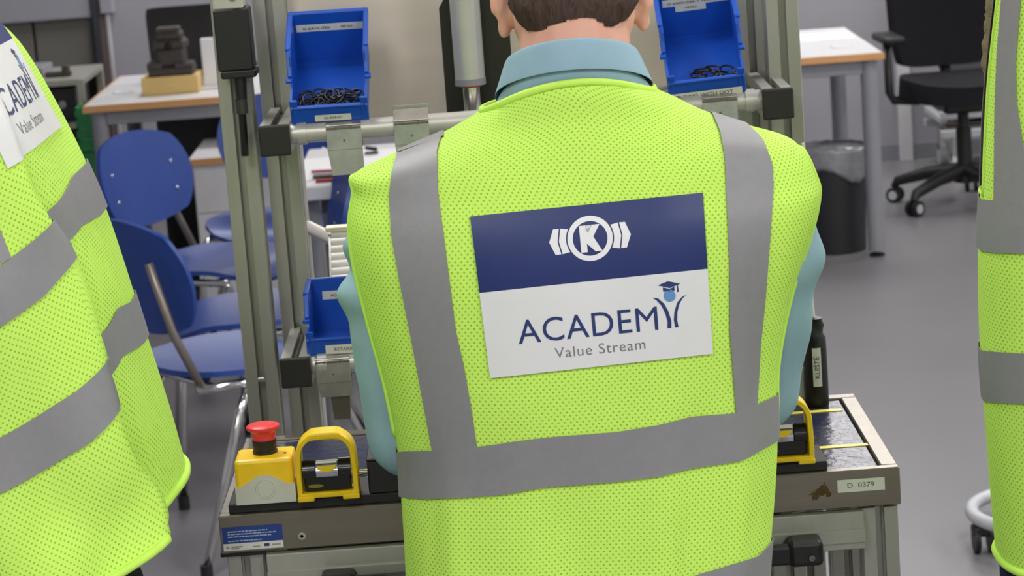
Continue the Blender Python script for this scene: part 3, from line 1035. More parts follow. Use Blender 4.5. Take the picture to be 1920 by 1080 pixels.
w0 = atZ(681, 896, TZ)
wt = []
for k in range(40):
    a = k * .5
    wt.append((w0[0] - .004 + .016 * math.cos(a), w0[1] + .012 * math.sin(a), TZ + .0005 + k * .00022))
o = MB().tube(wt, .0011, 6).build('wire_coil', M('grey_wire', (150, 150, 152), .3, .6), None, True)
tag(o, 'thin grey wire coil between left yellow level and black box', 'wire')


# ------------------------------------------------------------------ background furniture
def desk(label, x0, x1, y0, y1, z=.73, group='office desks at the back wall', right=True):
    th = thing('office_desk', label, 'desk', ((x0 + x1) / 2, (y0 + y1) / 2, 0), group)
    top = slabbox('desk_top', (x0, y0, z - .025), (x1, y1, z), DESKW, th, .002)
    t = .006
    slabbox('wood_edge', (x0 - t, y0 - t, z - .025), (x1 + t, y0, z), WOODE, top, .001)
    slabbox('wood_edge', (x0 - t, y0, z - .025), (x0, y1, z), WOODE, top, .001)
    if right:
        slabbox('wood_edge', (x1, y0, z - .025), (x1 + t, y1, z), WOODE, top, .001)
    for x in (x0 + .045, x1 - .045):
        for y in (y0 + .045, y1 - .06):
            lg = MB().lathe([(.0, .02), (.030, .02), (.030, z - .026)], (x, y, 0), 24).build('leg', GREYM, th, True, 40)
            MB().lathe([(.024, 0), (.029, .004), (.029, .008), (.012, .012), (.012, .03)], (x, y, 0), 20).build('foot', BLACKP, lg, True, 40)
    for y in (y0 + .045, y1 - .06):
        slabbox('frame_beam', (x0 + .07, y - .02, z - .075), (x1 - .07, y + .02, z - .026), GREYM, th, .002)
    for x in (x0 + .045, x1 - .045):
        slabbox('side_beam', (x - .02, y0 + .08, z - .075), (x + .02, y1 - .09, z - .026), GREYM, th, .002)
    return th, top


dl, dlt = desk('white desk with beech edge carrying the cast iron part', -1.466, -.12, 9.045, 10.0)
dr, drt = desk('white desk with beech edge beside the black waste bin', -.06, 1.352, 8.915, 9.85, right=False)
for px, par in (((232, 174), dlt), ((1578, 88), drt)):
    p = atZ(px[0], px[1], .73)
    MB().lathe([(.032, .0), (.04, .0), (.041, .003), (.034, .005), (.032, .002), (.0, .002)], (p[0], p[1], .73), 24).build('cable_grommet', DESKW, par, True, 40)
p = atZ(1545, 68, .73)
o = rebase(obj('paper_sheet', [(p[0] - .16, p[1] - .12, .7315), (p[0] + .10, p[1] - .12, .7315), (p[0] + .10, p[1] + .1, .7315), (p[0] - .16, p[1] + .1, .7315),
                        (p[0] - .16, p[1] - .12, .7300), (p[0] + .10, p[1] - .12, .7300), (p[0] + .10, p[1] + .1, .7300), (p[0] - .16, p[1] + .1, .7300)],
        [(0, 1, 2, 3), (7, 6, 5, 4), (0, 4, 5, 1), (1, 5, 6, 2), (2, 6, 7, 3), (3, 7, 4, 0)], WHITEP))
tag(o, 'white paper lying on the desk beside the waste bin', 'paper')

# wooden block and cast part, white carton on the left desk
p = atZ(320, 177, .73)
wb = slabbox('wood_block', (p[0] - .102, p[1], .73), (p[0] + .104, p[1] + .16, .795), PINE, None, .003)
tag(wb, 'pale wooden block under the dark cast iron part', 'block')
ci = thing('machine_casting', 'dark stepped cast iron machine part on a wooden block', 'casting', (p[0], p[1] + .08, .795))
cx, cy = p[0] + .004, p[1] + .075
MB().box((cx + .003, cy, .81), (.165, .13, .03), .006).build('base_flange', CASTM, ci)
b = MB()
b.box((cx - .055, cy - .02, .833), (.055, .09, .03), .006)
b.box((cx + .05, cy - .02, .829), (.07, .09, .022), .006)
b.build('base_lugs', CASTM, ci)
MB().box((cx + .004, cy, .858), (.105, .1, .07), .01).build('lower_body', CASTM, ci)
b = MB().box((cx + .002, cy, .905), (.128, .1, .045), .014)
b.box((cx + .002, cy, .937), (.098, .09, .03), .008)
b.build('upper_body', CASTM, ci)
MB().box((cx, cy, .957), (.085, .08, .02), .004).build('top_cap', CASTM, ci)
MB().lathe([(0, .001), (.012, .001), (.014, -.001)], (cx, cy - .051, .902), 16, X3(math.pi / 2)).build('bore', M('bore_black', (8, 8, 8), .7), ci, True)
q = atZ(400, 168, .73)
o = thing('white_carton', 'white carton standing on the left desk behind the left upright', 'carton', (q[0] + .07, q[1], .73))
MB().box((q[0] + .04, q[1] + .09, .73 + .09), (.16, .03, .18), .002).build('carton_body', WHITEP, o)
MB().box((q[0] + .04, q[1] + .055, .735), (.17, .11, .01), .001).build('carton_tray', DESKW, o)

# shelf cart left of the desk
c1 = atZ(150, 148, .76)
ct = thing('shelf_cart', 'aluminium framed shelf cart left of the desk', 'cart', (c1[0] - .25, c1[1] + .25, 0))
cx0, cx1, cy0, cy1 = c1[0] - .62, c1[0], c1[1], c1[1] + .5
for x in (cx0, cx1):
    for y in (cy0, cy1):
        slabbox('post', (x - .014, y - .014, .05), (x + .014, y + .014, .76), ALU, ct, .002)
        MB().tube([(x - .01, y, .025), (x + .01, y, .025)], .025, 14).build('caster', BLACKP, ct, True, 40)
for z in (.75, .585, .12):
    slabbox('shelf', (cx0 - .014, cy0 - .012, z - .012), (cx1 + .014, cy1 + .012, z + .012), ALU, ct, .002)
slabbox('back_sheet', (cx0, cy1 - .01, .12), (cx1, cy1 - .004, .74), BLACKM, ct)
am = thing('black_amplifier', 'black boxed device with knobs inside the shelf cart', 'device', ((cx0 + cx1) / 2, cy0 + .2, .597))
MB().box(((cx0 + cx1) / 2, cy0 + .2, .597 + .066), (.56, .36, .13), .004).build('device_case', BLACKP, am)
for k in range(4):
    MB().lathe([(.016, 0), (.015, .012), (0, .013)], (cx1 - .08 - k * .11, cy0 + .019, .665), 14, X3(math.pi / 2)).build('knob', GREYM, am, True, 40)
o = slabbox('grey_binder', (c1[0] - .5, c1[1] + .12, .762), (c1[0] - .16, c1[1] + .36, .80), GREYM, None, .004)
tag(o, 'flat grey binder lying on the shelf cart', 'binder')
q = thing('small_clamp', 'small dark hand clamp lying on the shelf cart', 'clamp', (c1[0] - .1, c1[1] + .12, .762))
MB().box((c1[0] - .1, c1[1] + .12, .772), (.1, .03, .02), .004).build('clamp_bar', CASTM, q)
MB().box((c1[0] - .07, c1[1] + .12, .79), (.03, .03, .03), .006).build('clamp_jaw', CASTM, q)
# green mesh crates stacked between cart and desk
gx = c1[0] + .0
for k in range(4):
    z0 = .0 + k * .17
    g = thing('green_crate', 'green mesh crate between cart and desk, %s in its stack' % ['bottom', 'second lowest', 'third lowest', 'topmost'][k], 'crate', (gx + .1, c1[1] + .2, z0), 'green mesh crates')
    xa, xb, ya, yb = -1.572, -1.484, 9.50, 9.69
    b = MB()
    for zz_ in (.004, .045, .085, .125, .160):
        for (p0, p1) in (((xa, ya), (xb, ya)), ((xb, ya), (xb, yb)), ((xb, yb), (xa, yb)), ((xa, yb), (xa, ya))):
            b.box(((p0[0] + p1[0]) / 2, (p0[1] + p1[1]) / 2, z0 + zz_), (abs(p1[0] - p0[0]) + .008, abs(p1[1] - p0[1]) + .008, .008))
    b.build('crate_bands', GREENP, g)
    b = MB()
    for j in range(10):
        x = xa + (xb - xa) * j / 9
        b.box((x, ya, z0 + .082), (.008, .006, .16)); b.box((x, yb, z0 + .082), (.008, .006, .16))
        y = ya + (yb - ya) * j / 9
        b.box((xa, y, z0 + .082), (.006, .008, .16)); b.box((xb, y, z0 + .082), (.006, .008, .16))
    b.box(((xa + xb) / 2, (ya + yb) / 2, z0 + .003), (xb - xa, yb - ya, .004))
    b.build('crate_ribs', GREENP, g)

# drawer pedestal and bag under the left desk
p = atZ(353, 299, .56)
pd = thing('drawer_pedestal', 'white drawer pedestal with beech top edge behind the blue chairs', 'pedestal', (p[0] + .2, p[1] + .25, 0))
slabbox('body', (p[0] + .01, p[1] + .01, .04), (p[0] + .42, p[1] + .5, .535), DESKW, pd, .002)
tp = slabbox('top', (p[0], p[1], .535), (p[0] + .43, p[1] + .51, .56), DESKW, pd, .002)
slabbox('wood_edge', (p[0] - .001, p[1] - .004, .536), (p[0] + .431, p[1], .559), WOODE, tp)
for k in range(3):
    f = slabbox('drawer', (p[0] + .014, p[1] + .004, .05 + k * .16), (p[0] + .416, p[1] + .011, .20 + k * .16), DESKW, pd, .002)
    slabbox('handle', (p[0] + .3, p[1] - .008, .15 + k * .16), (p[0] + .39, p[1] + .004, .16 + k * .16), GREYM, f, .002)
for sx in (.05, .37):
    for sy in (.06, .44):
        MB().tube([(p[0] + sx - .01, p[1] + sy, .02), (p[0] + sx + .01, p[1] + sy, .02)], .02, 12).build('caster', BLACKP, pd, True, 40)
bg = thing('black_bag', 'slumped dark bag under the left desk', 'bag', (-1.04, 9.35, 0))
MB().ball((-1.10, 9.33, .26), (.15, .10, .22), 20).ball((-.98, 9.32, .2), (.12, .1, .17), 20).ball((-1.04, 9.33, .08), (.22, .12, .08), 20).remesh('bag_body', OFFB, .012, 4, bg, lambda c, n: c + n * np.array([[.012 * noise.noise(Vector(q * 9))] for q in c]))
MB().tube([(-1.16, 9.27, .40), (-1.08, 9.25, .50), (-.98, 9.25, .44), (-.94, 9.27, .28)], .010, 8).build('bag_strap', OFFB, bg, True)

# white table with papers, left of the man
T2 = thing('side_table', 'white topped table with papers seen between uprights and man', 'table', (-.1, 7.1, 0))
slabbox('table_top', (-.57, 6.765, .69), (.45, 7.5, .73), DESKW, T2, .004)
for x in (-.52, .38):
    for y in (6.84, 7.42):
        MB().tube([(x, y, 0), (x, y, .69)], .02, 14).build('leg', GREYM, T2, True, 40)
slabbox('apron', (-.50, 6.86, .64), (.36, 6.88, .69), M('dark_apron', (84, 78, 70), .6), T2)


def sheet(name, label, cat, x, y, w, h, a, mat, z, th=.002):
    o = MB().box((0, 0, 0), (w, h, th), 0, Z3(a)).build(name, mat)
    o.location = (x, y, z)
    return tag(o, label, cat)


q = atZ(625, 312, .735); sheet('paper_sheet', 'white paper sheet on the white table, left of the clamp', 'paper', q[0], q[1], .3, .42, .1, WHITEP, .731)
q = atZ(690, 303, .735); sheet('paper_sheet', 'white paper sheet on the white table, right under the clamp', 'paper', q[0] + .02, q[1] + .02, .3, .42, -.12, WHITEP, .7335)
q = atZ(650, 327, .735); sheet('note_board', 'dark clipboard lying at the front of the white table', 'clipboard', q[0] + .01, q[1] - .012, .2, .05, .03, BLACKP, .737, .005)
for k, (a, c, lab) in enumerate((((584, 322), (720, 314), 'long red pencil behind the dark clipboard'), ((592, 340), (715, 331), 'dark red marker at the front edge of the white table'))):
    pa, pb = atZ(*a, .741), atZ(*c, .741)
    o = thing('pen', lab, 'pen', ((pa[0] + pb[0]) / 2, (pa[1] + pb[1]) / 2, .731))
    MB().tube([pa, pb], .006 if k else .004, 10).build('barrel', REDP, o, True, 40)
    MB().tube([pb, pb + (pb - pa) * .06], [.005, .001], 10).build('tip', WHITEP, o, True, 40)
q = atZ(697, 290, .735)
o = thing('stapler', 'small dark stapler on the white table papers', 'stapler', (q[0], q[1], .736))
MB().box((q[0], q[1], .741), (.04, .016, .006), .002).build('stapler_base', BLACKP, o)
MB().box((q[0], q[1], .753), (.036, .014, .010), .003, Y3(.2)).build('stapler_arm', BLACKP, o)


# blue visitor chairs (built facing +y at the origin, then copied)
def squircle(u, v):
    return u * math.sqrt(max(0, 1 - .38 * v * v)), v * math.sqrt(max(0, 1 - .38 * u * u))


def squircle2(u, v):
    return u * math.sqrt(max(0, 1 - .16 * v ** 4)), v * math.sqrt(max(0, 1 - .16 * u ** 4))


def make_chair():
    th = thing('visitor_chair', 'x', 'chair', (0, 0, 0), 'blue visitor chairs')
    n = 15
    P = np.zeros((n, n, 3))
    for i in range(n):
        for j in range(n):
            a, b = squircle(-1 + 2 * i / (n - 1), -1 + 2 * j / (n - 1))
            x, y = a * .22, b * .215
            P[i, j] = (x, y + .01, .452 + .016 * (a * a) - .012 + (-.035 * max(0, b - .55) ** 2 / .2) + .02 * max(0, -b - .5))
    MB().slab(P, .013).build('seat', CHAIRB, th, True, 60)
    for i in range(n):
        for j in range(n):
            a, b = squircle(-1 + 2 * i / (n - 1), -1 + 2 * j / (n - 1))
            z = .685 + b * .138
            P[i, j] = (a * .205, -.215 - (z - .5) * .20 + .035 * a * a, z)
    bk = MB().slab(P, .011).build('backrest', CHAIRB, th, True, 60)
    for s in (-1, 1):
        MB().tube([(s * .135, -.285, .735), (s * .15, -.246, .56), (s * .175, -.20, .43)], .0105, 10).build('upright', M('chair_tube', (132, 124, 118), .35, .5), th, True)
        for z in (.635, .715):
            MB().ball((s * .135, -.218 - (z - .5) * .2 + .026, z), (.006, .003, .006), 8).build('rivet', CHROME, bk, True)
        MB().tube([(s * .175, -.215, .428), (s * .19, -.05, .424), (s * .19, .19, .424), (s * .20, .205, .415)], .0105, 10).build('seat_rail', CHROME, th, True)
        for pts in (((s * .20, .203, .416), (s * .205, .215, .395), (s * .225, .25, .02)), ((s * .185, -.08, .42), (s * .195, -.12, .36), (s * .235, -.27, .02))):
            lg = MB().tube(pts, .0105, 10).build('leg', CHROME, th, True)
            e = pts[-1]
            MB().tube([(e[0], e[1], .0), (e[0], e[1], .035)], .0145, 10).build('foot', BLACKP, lg, True, 40)
    MB().tube([(-.19, .13, .42), (.19, .13, .42)], .009, 8).build('cross_tube', CHROME, th, True)
    MB().tube([(-.18, -.15, .42), (.18, -.15, .42)], .009, 8).build('cross_tube', CHROME, th, True)
    return th


CHAIRS = [
    ((-.675, 6.02), -53, 'nearest blue chair, dark blue backrest seen from behind beside the yellow vest'),
    ((-.86, 7.34), -122, 'blue chair with two rivets in its backrest, in front of the left desk'),
    ((-.655, 6.545), 98, 'blue chair facing left with its back hidden behind the uprights'),
    ((-.725, 7.98), 176, 'farthest blue chair, mostly hidden by the left upright'),
]
proto = make_chair()
for k, ((x, y), a, lab) in enumerate(CHAIRS):
    c = proto if k == 0 else copy_tree(proto)
    c.location = (x, y, 0)
    c.rotation_euler = (0, 0, math.radians(a))
    c['label'] = lab


def make_office_chair():
    th = thing('office_chair', 'x', 'chair', (0, 0, 0), 'black office chairs')
    for k in range(5):
        a = math.radians(90 + 72 * k + 18)
        d = Vector((math.cos(a), math.sin(a), 0))
        lg = MB().tube([d * .03 + Vector((0, 0, .135)), d * .16 + Vector((0, 0, .12)), d * .29 + Vector((0, 0, .085)), d * .305 + Vector((0, 0, .06))], [.03, .026, .02, .014], 10).build('leg', BLACKP, th, True, 50)
        s = Vector((-d.y, d.x, 0))
        e = d * .30
        MB().tube([e + s * .010 + Vector((0, 0, .03)), e + s * .026 + Vector((0, 0, .03))], .03, 16).tube([e - s * .010 + Vector((0, 0, .03)), e - s * .026 + Vector((0, 0, .03))], .03, 16).build('caster', BLACKP, lg, True, 40)
        for sg in (-1, 1):
            MB().tube([e + s * .0261 * sg + Vector((0, 0, .03)), e + s * .028 * sg + Vector((0, 0, .03))], .018, 14).build('hub_cap', LGREY, lg, True, 40)
    MB().lathe([(.045, .09), (.045, .15), (.030, .16), (.030, .30), (.022, .30), (.022, .42)], (0, 0, 0), 20).build('column', BLACKP, th, True, 40)
    MB().box((0, 0, .40), (.2, .26, .05), .01).build('mechanism', BLACKM, th)
    MB().tube([(-.1, .03, .395), (-.26, .05, .39)], .006, 8).build('lever', BLACKP, th, True)
    n = 17
    P = np.zeros((n, n, 3))
    for i in range(n):
        for j in range(n):
            a, b = squircle(-1 + 2 * i / (n - 1), -1 + 2 * j / (n - 1))
            P[i, j] = (a * .24, b * .235, .462 + .012 * a * a - .03 * max(0, b - .4) ** 2)
    MB().slab(P, .075).build('seat', OFFB, th, True, 70)
    for i in range(n):
        for j in range(n):
            a, b = squircle(-1 + 2 * i / (n - 1), -1 + 2 * j / (n - 1))
            a, b = squircle2(-1 + 2 * i / (n - 1), -1 + 2 * j / (n - 1))
            z = .83 + b * .31
            P[i, j] = (a * (.225 + .012 * b), -.235 - (z - .5) * .10 + .05 * a * a - .02 * math.cos((z - .62) * 5), z)
    MB().slab(P, .045).build('backrest', OFFB, th, True, 70)
    MB().tube([(0, -.08, .40), (0, -.25, .42), (0, -.30, .60), (0, -.31, .72)], .022, 10).build('back_support', BLACKP, th, True)
    for s in (-1, 1):
        ar = MB().tube([(s * .17, .0, .42), (s * .27, .0, .43), (s * .285, .0, .46), (s * .285, -.01, .66)], .017, 10).build('armrest', BLACKP, th, True)
        MB().box((s * .285, .02, .675), (.085, .24, .03), .012, seg=3).build('arm_pad', BLACKP, ar, True, 50)
    return th


p = atZ(1824, 345, 0)
oc = make_office_chair()
oc['label'] = 'black office chair beside the right desk'
oc.location = (1.80, 9.88, 0)
oc.rotation_euler = (0, 0, math.radians(183))
lt = thing('laptop', 'open black laptop seen from behind on the left desk', 'laptop', (-1.1, 9.9, .73))
MB().box((-1.11, 9.875, .742), (.37, .25, .018), .005).build('laptop_base', BLACKP, lt)
P = np.zeros((15, 15, 3))
for i in range(15):
    for j in range(15):
        a, b_ = -1 + 2 * i / 14, -1 + 2 * j / 14
        a, b_ = a * math.sqrt(max(0, 1 - .07 * b_ ** 8)), b_ * math.sqrt(max(0, 1 - .07 * a ** 8))
        P[i, j] = (-1.11 + a * .195, 9.735 - (b_ + 1) * .022, .882 + b_ * .128)
MB().slab(P, .009).build('lid', M('laptop_black', (18, 18, 21), .5), lt, True, 50)
for sx in (-.11, .11):
    MB().tube([(-1.11 + sx - .02, 9.745, .753), (-1.11 + sx + .02, 9.745, .753)], .006, 10).build('hinge', BLACKP, lt, True, 40)
pc = thing('computer_case', 'black computer case standing under the left desk', 'computer', (-1.16, 9.72, 0))
MB().box((-1.13, 9.72, .33), (.3, .4, .62), .006).build('case_body', BLACKP, pc)
MB().box((-1.13, 9.517, .33), (.28, .008, .6), .003).build('front_panel', BLACKM, pc)
for sx in (-.12, .12):
    MB().box((-1.13 + sx, 9.72, .01), (.03, .36, .02), .003).build('case_foot', BLACKP, pc)

# waste bin with bag
p = atZ(1578, 480, 0)
wbn = thing('waste_bin', 'black round waste bin with clear bag under the right desk', 'waste bin', (p[0], p[1] + .12, 0))
c = (p[0], p[1] + .13, 0)
MB().lathe([(0, .004), (.1, .004), (.104, .0), (.108, .004), (.122, .37), (.126, .372), (.127, .38), (.122, .382), (.118, .375), (.103, .012), (0, .012)], c, 40).build('bin_body', BINBLK, wbn, True, 40)
b = MB()
pr_ = [(.1225, .375), (.1285, .384), (.1295, .37), (.1265, .30), (.1245, .285)]
b.lathe(pr_, c, 60)
for v in b.bm.verts:
    a = math.atan2(v.co.y - c[1], v.co.x - c[0])
    k = (.385 - v.co.z) * 10
    v.co.z += k * .028 * math.sin(3 * a + 1.2) + .003 * math.sin(17 * a)
    r = 1 + .012 * math.sin(13 * a + v.co.z * 60)
    v.co.x = c[0] + (v.co.x - c[0]) * r; v.co.y = c[1] + (v.co.y - c[1]) * r
b.build('bag_cuff', FILM, wbn, True)
b = MB().lathe([(.121, .378), (.112, .34), (.105, .2), (.08, .15), (0, .14)], c, 40)
b.build('bag_inside', FILM, wbn, True)

# low white trolley behind the office chair
tr = thing('low_trolley', 'low white tube trolley behind the right office chair', 'trolley', (2.15, 10.75, 0))
tx0, tx1, ty0, ty1 = 1.83, 2.7, 10.55, 10.95
for z in (.16, .24):
    slabbox('rail', (tx0, ty0, z), (tx1, ty0 + .03, z + .035), LGREY, tr, .004)
    slabbox('rail', (tx0, ty1, z), (tx1, ty1 + .03, z + .035), LGREY, tr, .004)
for x in (tx0, tx1 - .03):
    slabbox('cross_rail', (x, ty0 + .03, .22), (x + .03, ty1, .25), LGREY, tr, .004)
slabbox('deck', (tx0 + .03, ty0 + .03, .20), (tx1 - .03, ty1, .215), CASTM, tr)
for x in (tx0 + .06, tx1 - .06):
    for y in (ty0 + .05, ty1 - .05):
        MB().tube([(x - .015, y, .045), (x + .015, y, .045)], .045, 16).build('caster', LGREY, tr, True, 40)
        MB().box((x, y, .11), (.03, .05, .1), .004).build('caster_fork', GALV, tr)
dk = thing('dark_crate', 'dark crate standing on the low white trolley', 'crate', (2.2, 10.75, .25))
MB().box((2.2, 10.76, .33), (.6, .3, .16), .008).build('crate_body', BLACKP, dk)
MB().box((2.2, 10.76, .42), (.62, .32, .02), .006).build('crate_rim', BLACKP, dk)

# ring base stand on casters at the lower right
q = atZ(1827, 1036, 0)
rs_ = thing('rolling_stand', 'pale grey ring base on black casters behind the right vest', 'stand', (q[0] + .2, q[1] + .12, 0))
rc = np.array([q[0] + .168, q[1] + .03])
pts = [(rc[0] + .163 * math.cos(a), rc[1] + .163 * math.sin(a), .080) for a in [2 * math.pi * k / 48 for k in range(48)]]
MB().tube(pts, .0155, 14, closed=True).build('ring_tube', LGREY, rs_, True)
for k in range(4):
    a = math.radians(192 + 90 * k)
    x, y = rc[0] + .150 * math.cos(a), rc[1] + .150 * math.sin(a)
    MB().tube([(x - .022, y, .032), (x - .010, y, .032)], .032, 18).tube([(x + .010, y, .032), (x + .022, y, .032)], .032, 18).box((x, y, .052), (.05, .045, .024), .006).build('caster', BLACKP, rs_, True, 40)
    MB().tube([(rc[0], rc[1], .082), (x, y, .082)], .011, 10).build('spoke', GREYM, rs_, True)
MB().lathe([(.03, .085), (.03, .13), (.018, .14), (.018, 1.02), (.0, 1.03)], (rc[0], rc[1], 0), 20).build('pole', LGREY, rs_, True, 40)


# ------------------------------------------------------------------ people: cloth shells
def catmull(A, k):
    A = np.asarray(A, float)
    n = len(A)
    out = []
    for i in range(n - 1):
        p0, p1, p2, p3 = A[max(i - 1, 0)], A[i], A[i + 1], A[min(i + 2, n - 1)]
        for j in range(k):
            t = j / k
            out.append(.5 * ((2 * p1) + (p2 - p0) * t + (2 * p0 - 5 * p1 + 4 * p2 - p3) * t * t + (3 * p1 - p0 - 3 * p2 + p3) * t ** 3))
    out.append(A[-1])
    return np.array(out)


class Vest:
    """A garment shell given as rings: (left point, right point, back depth, front depth, roundness, rise of the ring at the back)."""

    def __init__(self, rings, k=10, nc=168, fold=None, amp=.004, seed=0.0):
        Lp = catmull([r[0] for r in rings], k); Rp = catmull([r[1] for r in rings], k)
        bb = catmull([[r[2]] for r in rings], k)[:, 0]; bf = catmull([[r[3]] for r in rings], k)[:, 0]
        ne = catmull([[r[4]] for r in rings], k)[:, 0]; zb = catmull([[r[5]] for r in rings], k)[:, 0]
        self.k, self.nr, self.nc = k, len(Lp), nc
        th = -math.pi + 2 * math.pi * np.arange(nc) / nc
        self.th = th
        P = np.zeros((self.nr, nc, 3))
        for i in range(self.nr):
            c, e = (Lp[i] + Rp[i]) / 2, (Rp[i] - Lp[i]) / 2
            f = np.cross([0, 0, 1.0], e); f /= np.linalg.norm(f)          # points away from the viewer
            sx = np.sign(np.sin(th)) * np.abs(np.sin(th)) ** (2 / ne[i])
            cy = np.sign(np.cos(th)) * np.abs(np.cos(th)) ** (2 / ne[i])
            dy = np.where(cy > 0, -cy * bb[i], -cy * bf[i])
            P[i] = c + sx[:, None] * e + dy[:, None] * f
            P[i, :, 2] += zb[i] * np.maximum(0, np.cos(th)) ** 2
        self.P = P
        N = self.normals()
        off = np.zeros((self.nr, nc))
        for i in range(self.nr):
            for j in range(nc):
                q = P[i, j]
                off[i, j] = amp * (noise.noise(Vector((q[0] * 7 + seed, q[1] * 7, q[2] * 3.2))) + .5 * noise.noise(Vector((q[0] * 17 + seed, q[1] * 17 + 5, q[2] * 8))))
                if fold:
                    off[i, j] += fold(i / k, th[j])
        self.P = P + N * off[..., None]
        self.N = self.normals()
        d = np.linalg.norm(np.diff(np.concatenate([self.P, self.P[:, :1]], 1), axis=1), axis=-1)
        cs = np.concatenate([np.zeros((self.nr, 1)), np.cumsum(d, 1)], 1)[:, :nc]
        self.U = cs - cs[:, nc // 2: nc // 2 + 1]
        dv = np.linalg.norm(np.diff(self.P, axis=0), axis=-1)
        self.V = np.concatenate([np.zeros((1, nc)), np.cumsum(dv, 0)], 0)

    def normals(self):
        P = self.P
        du = (np.roll(P, -1, 1) - np.roll(P, 1, 1)); dv = np.gradient(P, axis=0)
        N = np.cross(du, dv)
        return N / (np.linalg.norm(N, axis=-1, keepdims=True) + 1e-12)

    def _at(self, A, s, t):
        i = min(max(s * self.k, 0), self.nr - 1.0001); j = ((t + math.pi) / (2 * math.pi) * self.nc) % self.nc
        i0, j0 = int(i), int(j); a, b = i - i0, j - j0; j1 = (j0 + 1) % self.nc
        return (A[i0, j0] * (1 - b) + A[i0, j1] * b) * (1 - a) + (A[i0 + 1, j0] * (1 - b) + A[i0 + 1, j1] * b) * a

    def at(self, s, t, off=0.0):
        return self._at(self.P, s, t) + off * self._at(self.N, s, t)

    def prep(self):
        self.Q = proj(self.P.reshape(-1, 3)).reshape(self.nr, self.nc, 2)
        self.face = ((self.P - C0) * self.N).sum(-1) < 0

    def inv(self, x, y):
        """photo pixel -> cloth coordinates, nearest visible point"""
        d = ((self.Q - (x, y)) ** 2).sum(-1) + np.where(self.face, 0, 1e9)
        i, j = np.unravel_index(d.argmin(), d.shape)
        s, t = i / self.k, self.th[j]
        best, bd = (s, t), d[i, j]
        for _ in range(4):
            q = proj(self.at(s, t)); e = 1e-3
            qs = (proj(self.at(s + e, t)) - q) / e; qt = (proj(self.at(s, t + e)) - q) / e
            A = np.array([qs, qt]).T
            if abs(np.linalg.det(A)) < 50:
                break
            ds, dt = np.linalg.solve(A, np.array([x, y]) - q)
            s += float(np.clip(ds, -.15, .15)); t += float(np.clip(dt, -.06, .06))
            s = min(max(s, 0), (self.nr - 1) / self.k)
            dd = ((proj(self.at(s, t)) - (x, y)) ** 2).sum()
            if dd < bd:
                best, bd = (s, t), dd
        return best

    def build(self, name, parent, keep, mat=None):
        v = self.P.reshape(-1, 3); nc = self.nc
        F, uv = [], np.stack([self.U, self.V], -1).reshape(-1, 2)
        for i in range(self.nr - 1):
            for j in range(nc):
                j1 = (j + 1) % nc
                if keep((i + .5) / self.k, self.th[j] + math.pi / nc):
                    F.append((i * nc + j, i * nc + j1, (i + 1) * nc + j1, (i + 1) * nc + j))
        o = obj(name, v, F, mat or HIVIS, parent, True, uv)
        bm = bmesh.new(); bm.from_mesh(o.data)
        bmesh.ops.delete(bm, geom=[q for q in bm.verts if not q.link_faces], context='VERTS')
        bm.to_mesh(o.data); bm.free()
        m = o.modifiers.new('cloth', 'SOLIDIFY'); m.thickness = .0016; m.offset = -1
        return o

    def strip(self, name, rows, mat, parent, off=.0016, m=5, label=None):
        """rows: list of ((s,t),(s,t)) edge pairs"""
        n = len(rows)
        V, F, uv = [], [], []
        for k, (a, b) in enumerate(rows):
            for q in range(m):
                f = q / (m - 1)
                V.append(self.at(a[0] + (b[0] - a[0]) * f, a[1] + (b[1] - a[1]) * f, off))
        for k in range(n - 1):
            for q in range(m - 1):
                F.append((k * m + q, k * m + q + 1, (k + 1) * m + q + 1, (k + 1) * m + q))
        o = obj(name, V, F, mat, parent, True)
        md = o.modifiers.new('t', 'SOLIDIFY'); md.thickness = .0008; md.offset = 0
        o.modifiers.new('e', 'EDGE_SPLIT').split_angle = math.radians(50)
        if label: o['label'] = label
        return o

    def strip_px(self, name, A, B, mat, parent, n=40, m=6, off=.0016):
        A, B = resample(A, n), resample(B, n)
        return self.strip(name, [(self.inv(*a), self.inv(*b)) for a, b in zip(A, B)], mat, parent, off, m)

    def band_px(self, name, A, B, mat, parent, n=48, off=.0018):
        """a tape that runs right round the garment; its visible half follows the two edge lines"""
        A, B = resample(A, n), resample(B, n)
        rows = [(self.inv(*a), self.inv(*b)) for a, b in zip(A, B)]
        (a0, b0), (a1, b1) = rows[0], rows[-1]
        ext = []
        for k in range(1, 40):
            f = k / 40
            ta = a1[1] + (a0[1] + 2 * math.pi - a1[1]) * f; tb = b1[1] + (b0[1] + 2 * math.pi - b1[1]) * f
            ext.append(((a1[0] + (a0[0] - a1[0]) * f, ta), (b1[0] + (b0[0] - b1[0]) * f, tb)))
        return self.strip(name, rows + ext + [((a0[0], a0[1] + 2 * math.pi), (b0[0], b0[1] + 2 * math.pi))], mat, parent, off, 6)

    def tubeline(self, name, path, r, mat, parent, off=0.0):
        return MB().tube([self.at(s, t, off) for s, t in path], r, 8).build(name, mat, parent, True)


def resample(L, n):
    L = np.asarray(L, float)
    d = np.concatenate([[0], np.cumsum(np.linalg.norm(np.diff(L, axis=0), axis=1))])
    t = np.linspace(0, d[-1], n)
    return np.stack([np.interp(t, d, L[:, i]) for i in range(2)], 1)


# patch artwork, in patch coordinates a: 0..1 left to right, b: 0..1 bottom to top
PATCH_PX = [(882, 407), (1317, 362), (1335, 662), (920, 708)]   # TL TR BR BL


